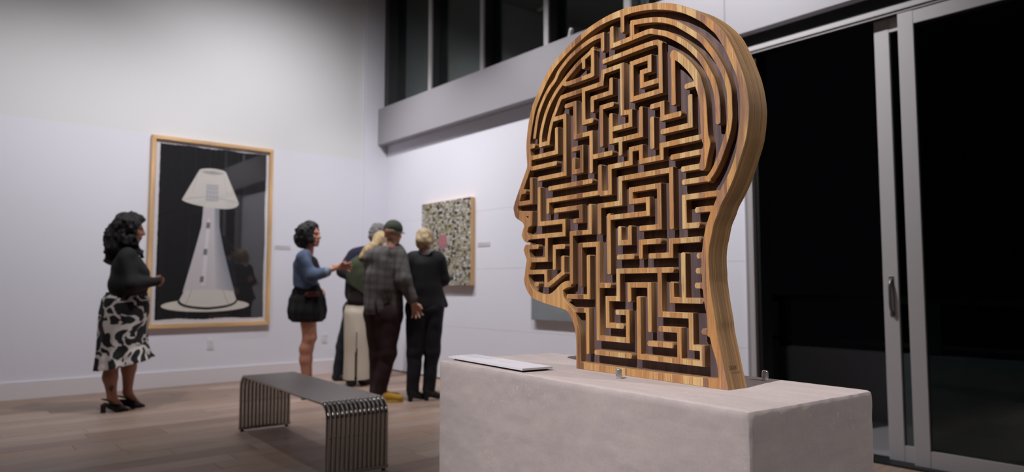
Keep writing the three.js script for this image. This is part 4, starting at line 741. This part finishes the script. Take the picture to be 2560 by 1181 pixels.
{ // man in navy, mostly behind the others
  const p = person('grey-haired man in navy top and dark jeans standing behind the blonde woman', [3.833, 0, -7.712], -26.4), skin = lin(0xa9765f);
  body(p, [[[0.391, 1.592, 0], 0.055, [0.318, 1.498, 0], 0.065], [[0.218, 1.414, -0.05], 0.08, [0.341, 1.461, 0], 0.08], [[0.25, 1.227, 0], 0.12, [0.196, 0.899, 0], 0.12], [[0.136, 1.461, 0.03], 0.05, [0, 1.255, 0.06], 0.042], [[0, 1.255, 0.06], 0.04, [0.136, 1.18, 0.16], 0.03],
    [[0.159, 0.759, 0.02], 0.1, [0.036, 0.393, 0.02], 0.065], [[0.036, 0.393, 0.02], 0.06, [-0.023, 0.075, 0.02], 0.04], [[0.196, 0.759, -0.05], 0.1, [0.205, 0.384, -0.06], 0.065], [[0.205, 0.384, -0.06], 0.06, [0.191, 0.075, -0.06], 0.04]],
    skin, [headGeo([0.423, 1.723, 0], 130, 12, 1.04, skin), handGeo([0.146, 1.175, 0.165], [1, -0.1, 0.3], [0, 1, 0], { curl: 0.5 }, skin)]);
  blob('navy_top', p, [[[0.182, 1.47, 0], 0.095, [0.341, 1.508, -0.02], 0.095], [[0.241, 1.321, 0], 0.14, [0.214, 0.969, 0], 0.14], [[0.159, 1.367, 0.02], 0.11, [0.136, 1.016, 0.02], 0.1], [[0.132, 1.461, 0.04], 0.075, [0.005, 1.274, 0.07], 0.062], [[0.005, 1.274, 0.07], 0.06, [0.118, 1.189, 0.15], 0.046]], 0.9, { k: 0.04, cell: 0.011, noise: [0.006, 9], color: (x, y) => (y > 1.349 + 0.3 * (x + 0.02) ? lin(0x17172e) : lin(0x150b0e)), cut: (x, y, z, d) => Math.max(d, 0.862 - y) });
  blob('jeans', p, [[[0.146, 0.829, 0.02], 0.13, [0.227, 0.829, -0.03], 0.13], [[0.136, 0.759, 0.03], 0.115, [0.027, 0.393, 0.02], 0.082], [[0.027, 0.393, 0.02], 0.078, [-0.027, 0.066, 0.02], 0.062], [[0.214, 0.759, -0.05], 0.115, [0.214, 0.384, -0.06], 0.08], [[0.214, 0.384, -0.06], 0.076, [0.2, 0.066, -0.06], 0.06]], fabric(0x0f1118), { k: 0.025, cell: 0.011, noise: [0.006, 12], cut: (x, y, z, d) => Math.max(d, 0.037 - y) });
  blob('hair', p, [[[0.419, 1.765, 0], 0.1], [[0.396, 1.719, 0], 0.095], [[0.4, 1.676, 0], 0.075]], std(0x6f6c6b, 0.8), { k: 0.02, cell: 0.007, noise: [0.01, 40], cut: (x, y, z, d) => Math.max(d, 0.09 - Math.hypot(x - 0.528, y - 1.686, z + 0.06)) });
  for (const [x, z] of [[-0.032, 0.03], [0.196, -0.06]]) blob('shoe', p, [[[x - 0.02, 0.045, z], 0.045, [x + 0.06, 0.035, z], 0.042], [[x + 0.06, 0.035, z], 0.042, [x + 0.14, 0.025, z - 0.02], 0.03]], std(0x0d0d10, 0.6), { k: 0.02, cell: 0.008, cut: onFloor });
}
{ // blonde woman with green shawl and cream skirt
  const p = person('woman with long blonde hair, green shawl, maroon sweater and long cream skirt', [3.772, 0, -7.198], -27.7), skin = lin(0xb98a74);
  body(p, [[[0.217, 1.496, 0], 0.05, [0.13, 1.42, 0], 0.06], [[0.087, 1.389, -0.05], 0.08, [0.173, 1.376, 0], 0.08], [[0.065, 1.22, 0], 0.085, [0.004, 0.932, 0], 0.085], [[-0.026, 1.376, 0.03], 0.045, [-0.043, 1.132, 0.05], 0.04], [[-0.043, 1.132, 0.05], 0.04, [0.065, 1.021, -0.05], 0.03],
    [[-0.026, 0.777, 0.02], 0.08, [-0.043, 0.422, 0.02], 0.055], [[-0.043, 0.422, 0.02], 0.05, [-0.074, 0.089, 0.05], 0.038], [[0.035, 0.777, -0.03], 0.09, [0.052, 0.422, -0.03], 0.06], [[0.052, 0.422, -0.03], 0.055, [0.069, 0.089, -0.03], 0.038]],
    skin, [headGeo([0.26, 1.593, -0.02], 140, 8, 1, skin, { roll: -14 }), handGeo([0.078, 1.012, -0.06], [1, 0, -0.4], [0, 1, 0], { curl: 0.5, s: 0.9 }, skin)]);
  const edge = (x, y) => y - (1.052 - 0.75 * (x - 0.000));
  const torso = [[[0.043, 1.345, -0.02], 0.1, [0.152, 1.345, -0.04], 0.1], [[0.035, 1.22, 0.02], 0.115, [0.009, 0.954, 0.02], 0.122], [[-0.026, 1.318, 0.05], 0.08, [-0.035, 1.109, 0.06], 0.07], [[0.065, 1.087, -0.02], 0.12]];
  blob('sweater', p, torso, fabric(0x1d0e10), { k: 0.04, cell: 0.0105, noise: [0.005, 10], cut: (x, y, z, d) => Math.max(d, 0.856 - y) });
  blob('shawl', p, torso.map((b) => b.map((v) => (typeof v === 'number' ? v + 0.012 : v))), fabric(0x343a26), { k: 0.04, cell: 0.0105, noise: [0.007, 10], cut: (x, y, z, d) => Math.max(d, -edge(x, y)) });
  part('cream_skirt', skirtGeo([[0.892, 0.004, 0.135, 0.12], [0.799, 0.004, 0.15, 0.14], [0.599, 0.004, 0.147, 0.14], [0.333, 0.000, 0.138, 0.13], [0.075, 0.000, 0.14, 0.135]], { amp: 0.03, folds: 7, slit: (a, g) => g > 0.5 && Math.abs(a - 0.255) < 0.004 + (g - 0.5) * 0.03 }), fabric(0xcabfae), p);
  blob('hair', p, [[[0.26, 1.62, -0.01], 0.105], [[0.217, 1.584, 0.04], 0.065, [0.1, 1.496, 0.09], 0.048], [[0.1, 1.496, 0.09], 0.046, [0.026, 1.42, 0.1], 0.024]], 0.7, { k: 0.025, cell: 0.007, noise: [0.008, 42, 0.4], color: (x, y, z) => { const m = 0.75 + 0.5 * noise3(x * 60 + y * 30, y * 14, z * 60); return [0.38 * m, 0.27 * m, 0.14 * m]; }, cut: (x, y, z, d) => Math.max(d, 0.1 - Math.hypot(x - 0.355, y - 1.567, z + 0.11)) });
  blob('boot', p, [[[-0.061, 0.155, 0.04], 0.042, [-0.065, 0.053, 0.04], 0.042], [[-0.065, 0.044, 0.04], 0.042, [-0.026, 0.036, -0.02], 0.034]], fabric(0x343a37, 0.7), { k: 0.02, cell: 0.008, cut: onFloor });
  blob('boot', p, [[[0.069, 0.178, -0.02], 0.05, [0.069, 0.058, -0.02], 0.046], [[0.069, 0.049, -0.02], 0.046, [0.147, 0.036, -0.08], 0.036]], fabric(0x101012, 0.7), { k: 0.02, cell: 0.008, cut: onFloor });
}
{ // man in cap and plaid blazer
  const p = person('man in green cap, grey plaid blazer, maroon trousers and yellow shoes', [3.478, 0, -6.03], -30), skin = lin(0xc4917c);
  body(p, [[[0.045, 1.551, -0.01], 0.052, [0.019, 1.482, -0.02], 0.05], [[-0.095, 1.378, 0], 0.06, [0.076, 1.397, -0.02], 0.06], [[-0.038, 1.205, 0], 0.09, [-0.038, 0.897, 0], 0.085], [[0.11, 1.397, 0.04], 0.055, [0.155, 1.155, 0.1], 0.045], [[0.155, 1.155, 0.1], 0.045, [0.246, 0.951, 0.1], 0.03],
    [[-0.152, 1.378, -0.02], 0.055, [-0.163, 1.147, -0.1], 0.045], [[-0.163, 1.147, -0.1], 0.045, [-0.057, 1.032, -0.2], 0.03], [[0.019, 0.781, 0], 0.085, [0.004, 0.454, 0], 0.065], [[0.004, 0.454, 0], 0.06, [-0.064, 0.108, 0.02], 0.042], [[-0.095, 0.781, 0], 0.085, [-0.08, 0.454, -0.02], 0.065], [[-0.08, 0.454, -0.02], 0.06, [-0.095, 0.119, -0.05], 0.042]],
    skin, [headGeo([0.049, 1.613, 0], 150, 8, 1.0, skin), handGeo([0.25, 0.943, 0.1], [0.32, -1, 0.05], [0.95, 0.3, 0.25], { curl: 0.22, s: 1.05, spread: 0.8 }, skin), handGeo([-0.049, 1.024, -0.2], [1, 0, -0.3], [0, 1, 0], { curl: 0.5 }, skin)]);
  const plaid = (x, y, z) => { const a = Math.abs((((x * 0.8 + z * 0.6) / 0.062) % 1 + 1) % 1 - 0.5), b = Math.abs((((y + 0.1 * x) / 0.07) % 1 + 1) % 1 - 0.5), n = noise3(x * 140, y * 140, z * 140), m = 0.72 + 0.5 * n; let v = 0.105; if (a > 0.36) v *= 0.76; if (b > 0.38) v *= 0.78; if (a < 0.04 || b < 0.04) v *= 1.25; return [v * m * 1.08, v * m * 0.98, v * m * 0.94]; };
  blob('plaid_blazer', p, [[[-0.102, 1.397, 0.02], 0.09, [0.076, 1.436, -0.02], 0.085], [[-0.057, 1.32, 0], 0.13, [-0.049, 1.089, 0], 0.135], [[-0.106, 1.205, 0.02], 0.105, [-0.114, 0.897, 0.03], 0.11], [[0.038, 1.205, -0.02], 0.1, [0.049, 0.897, -0.02], 0.105],
    [[0.102, 1.397, 0.03], 0.085, [0.152, 1.159, 0.11], 0.075], [[0.152, 1.159, 0.11], 0.073, [0.231, 0.982, 0.105], 0.055], [[-0.152, 1.366, -0.03], 0.08, [-0.159, 1.147, -0.1], 0.068], [[-0.159, 1.147, -0.1], 0.066, [-0.072, 1.043, -0.18], 0.05]], 0.92,
    { k: 0.035, cell: 0.008, noise: [0.006, 11], color: plaid, cut: (x, y, z, d) => { let e = Math.max(d, 0.831 - y + 0.1 * Math.abs(x - -0.019) * 0); const v = Math.abs(x - -0.110 + 0.12 * (y - 0.935)) - 0.012 * clamp((1.012 - y) / 0.15, 0, 1); if (z > 0 && y < 1.005) e = Math.max(e, -v - 0.004); return e; } });
  blob('shirt_collar', p, [[[0.038, 1.524, -0.01], 0.06, [0.019, 1.482, -0.01], 0.068]], fabric(0xb8a49e), { k: 0.01, cell: 0.008, cut: (x, y, z, d) => Math.max(d, y - 1.536 - 0.25 * x) });
  blob('trousers', p, [[[-0.102, 0.839, 0], 0.12, [0.034, 0.839, 0], 0.12], [[0.019, 0.781, 0], 0.118, [0.004, 0.454, 0.01], 0.088], [[0.004, 0.454, 0.01], 0.085, [-0.064, 0.089, 0.02], 0.066], [[-0.102, 0.781, 0], 0.112, [-0.08, 0.454, -0.02], 0.084], [[-0.08, 0.454, -0.02], 0.082, [-0.095, 0.096, -0.05], 0.066]], fabric(0x2a0f14), { k: 0.03, cell: 0.0095, noise: [0.007, 13], cut: (x, y, z, d) => Math.max(d, 0.042 - y) });
  const capC = [0.049, 1.655, 0];
  const cap = blob('cap', p, [[capC, [0.094, 0.095, 0.105]]], fabric(0x2f3a2b, 0.85), { k: 0.01, cell: 0.006, cut: (x, y, z, d) => { const h = Math.hypot((x - 0.034) / 0.036, (y - 1.632) / 0.026); return Math.max(d, capC[1] - 0.028 - y, z > 0.04 ? (1 - h) * 0.02 : -1); } });
  part('cap_brim', (() => { const g = new THREE.SphereGeometry(0.09, 24, 10, 0, Math.PI * 2, 0, 0.9); g.scale(1, 0.35, 1.1); g.translate(0, -0.03, 0); return g; })(), fabric(0x2f3a2b, 0.85), cap, [capC[0] + 0.05, capC[1] - 0.02, -0.085]);
  blob('hair', p, [[[0.045, 1.628, 0.01], [0.083, 0.06, 0.092]]], std(0x8f7a68, 0.8), { cell: 0.007, noise: [0.004, 50], cut: (x, y, z, d) => Math.max(d, 1.578 - y, 0.07 - Math.hypot(x - 0.133, y - 1.582, z + 0.1)) });
  for (const [x, z, tz] of [[-0.034, 0.03, 0.08], [-0.057, -0.06, -0.1]]) {
    const s = blob('shoe', p, [[[x, 0.06, z], 0.046, [x + 0.05, 0.05, z], 0.045], [[x + 0.05, 0.048, z], 0.045, [x + 0.16, 0.035, mix(z, tz, 0.6)], 0.036]], std(0xb98a1e, 0.7), { k: 0.02, cell: 0.007, cut: (x2, y, z2, d) => Math.max(d, 0.02 - y) });
    const sole = new THREE.Shape(); sole.absellipse(0, 0, 0.125, 0.047, 0, Math.PI * 2); const g = new THREE.ExtrudeGeometry(sole, { depth: 0.022, bevelEnabled: false, curveSegments: 24 }); g.rotateX(-Math.PI / 2);
    const m = part('sole', g, std(0xcfa94a, 0.8), s, [x + 0.075, 0.001, mix(z, tz, 0.3)]); m.rotation.y = -Math.atan2(tz - z, 0.2) * 0.6;
  }
}
{ // woman in black suit
  const p = person('blonde woman with pinned-up hair in a black blazer and trousers at the chip painting', [3.768, 0, -5.885], -32.6), skin = lin(0xc08f78);
  body(p, [[[0.034, 1.463, -0.01], 0.046, [0.038, 1.409, -0.03], 0.045], [[-0.045, 1.337, -0.01], 0.055, [0.121, 1.337, -0.01], 0.055], [[0.038, 1.204, 0], 0.085, [0.038, 0.956, 0], 0.07], [[-0.098, 1.337, 0], 0.05, [-0.113, 1.147, -0.03], 0.042], [[-0.113, 1.147, -0.03], 0.042, [0.076, 1.147, -0.17], 0.028], [[0.174, 1.337, 0], 0.05, [0.227, 1.166, -0.04], 0.042], [[0.227, 1.166, -0.04], 0.042, [0.038, 1.204, -0.18], 0.028],
    [[-0.03, 0.766, 0], 0.07, [-0.053, 0.461, 0.02], 0.06], [[-0.053, 0.461, 0.02], 0.055, [-0.072, 0.118, 0.03], 0.038], [[0.106, 0.766, 0], 0.07, [0.11, 0.461, 0], 0.06], [[0.11, 0.461, 0], 0.055, [0.079, 0.118, 0], 0.038]],
    skin, [headGeo([0.034, 1.547, 0], 165, 5, 0.98, skin), handGeo([0.083, 1.147, -0.17], [1, 0.1, -0.1], [0, 1, 0], { curl: 0.5, s: 0.9 }, skin), handGeo([0.026, 1.204, -0.185], [-1, 0.1, 0], [0, 1, 0], { curl: 0.5, s: 0.9 }, skin)]);
  const suit = fabric(0x0e0d10, 0.85);
  blob('black_blazer', p, [[[-0.068, 1.371, 0], 0.078, [0.144, 1.371, 0], 0.078], [[-0.034, 1.31, 0], 0.098, [-0.015, 1.082, 0], 0.1], [[-0.015, 1.082, 0], 0.1, [-0.045, 0.88, 0], 0.106], [[0.11, 1.31, 0], 0.098, [0.091, 1.082, 0], 0.1], [[0.091, 1.082, 0], 0.1, [0.125, 0.88, 0], 0.106], [[0.038, 1.299, 0.01], 0.108, [0.038, 0.88, 0.01], 0.108], [[0.132, 1.051, -0.02], 0.08, [0.219, 0.914, -0.06], 0.05], [[-0.076, 0.899, 0], 0.07, [-0.106, 0.785, -0.04], 0.035],
    [[-0.098, 1.348, 0], 0.074, [-0.106, 1.143, -0.03], 0.064], [[-0.106, 1.143, -0.03], 0.062, [0.03, 1.135, -0.17], 0.05], [[0.174, 1.348, 0], 0.074, [0.219, 1.173, -0.03], 0.064], [[0.219, 1.173, -0.03], 0.062, [0.076, 1.185, -0.18], 0.05]], suit, { k: 0.03, cell: 0.009, noise: [0.006, 10], cut: (x, y, z, d) => Math.max(d, 0.891 - y + (x < -0.076 ? -0.12 : -0.06 * Math.max(0, x) * 0)) });
  blob('white_collar', p, [[[0.038, 1.455, 0], 0.066, [0.038, 1.417, 0], 0.076]], fabric(0xd4cfd2), { k: 0.01, cell: 0.007, cut: (x, y, z, d) => Math.max(d, y - 1.478) });
  blob('trousers', p, [[[-0.038, 0.88, 0], 0.115, [0.113, 0.88, 0], 0.115], [[-0.038, 0.804, 0.01], 0.108, [-0.053, 0.461, 0.02], 0.08], [[-0.053, 0.461, 0.02], 0.078, [-0.072, 0.107, 0.03], 0.062], [[0.121, 0.804, 0], 0.1, [0.113, 0.461, 0], 0.078], [[0.113, 0.461, 0], 0.076, [0.083, 0.107, 0], 0.06]], fabric(0x14141c), { k: 0.02, cell: 0.0095, noise: [0.006, 12], cut: (x, y, z, d) => Math.max(d, 0.076 - y) });
  blob('hair', p, [[[0.03, 1.577, 0.005], [0.086, 0.1, 0.098]], [[0.008, 1.547, 0.05], 0.062], [[0.064, 1.531, 0.085], 0.036], [[0.038, 1.562, 0.09], 0.03, [0.076, 1.478, 0.07], 0.02], [[-0.008, 1.508, 0.03], 0.045]], 0.65, { k: 0.018, cell: 0.006, noise: [0.007, 46, 0.6], color: (x, y, z) => { const m = 0.7 + 0.6 * noise3(x * 50 + y * 40, y * 20, z * 60); return [0.44 * m, 0.33 * m, 0.19 * m]; }, cut: (x, y, z, d) => Math.max(d, 0.085 - Math.hypot(x - 0.060, y - 1.531, z + 0.14)) });
  for (const [x, z] of [[-0.076, 0.04], [0.076, 0.01]]) {
    const s = blob('ankle_boot', p, [[[x, 0.12, z], 0.044, [x, 0.08, z], 0.046], [[x, 0.078, z], 0.045, [x + 0.1, 0.034, z - 0.05], 0.03], [[x, 0.08, z + 0.01], 0.042]], std(0x0c0b0d, 0.55), { k: 0.02, cell: 0.007, cut: (x2, y, z2, d) => Math.max(d, 0.002 - y) });
    part('heel', new THREE.CylinderGeometry(0.028, 0.022, 0.06, 14), std(0x0c0b0d, 0.55), s, [x - 0.015, 0.03, z + 0.02]);
  }
}


renderer.render(scene, camera);
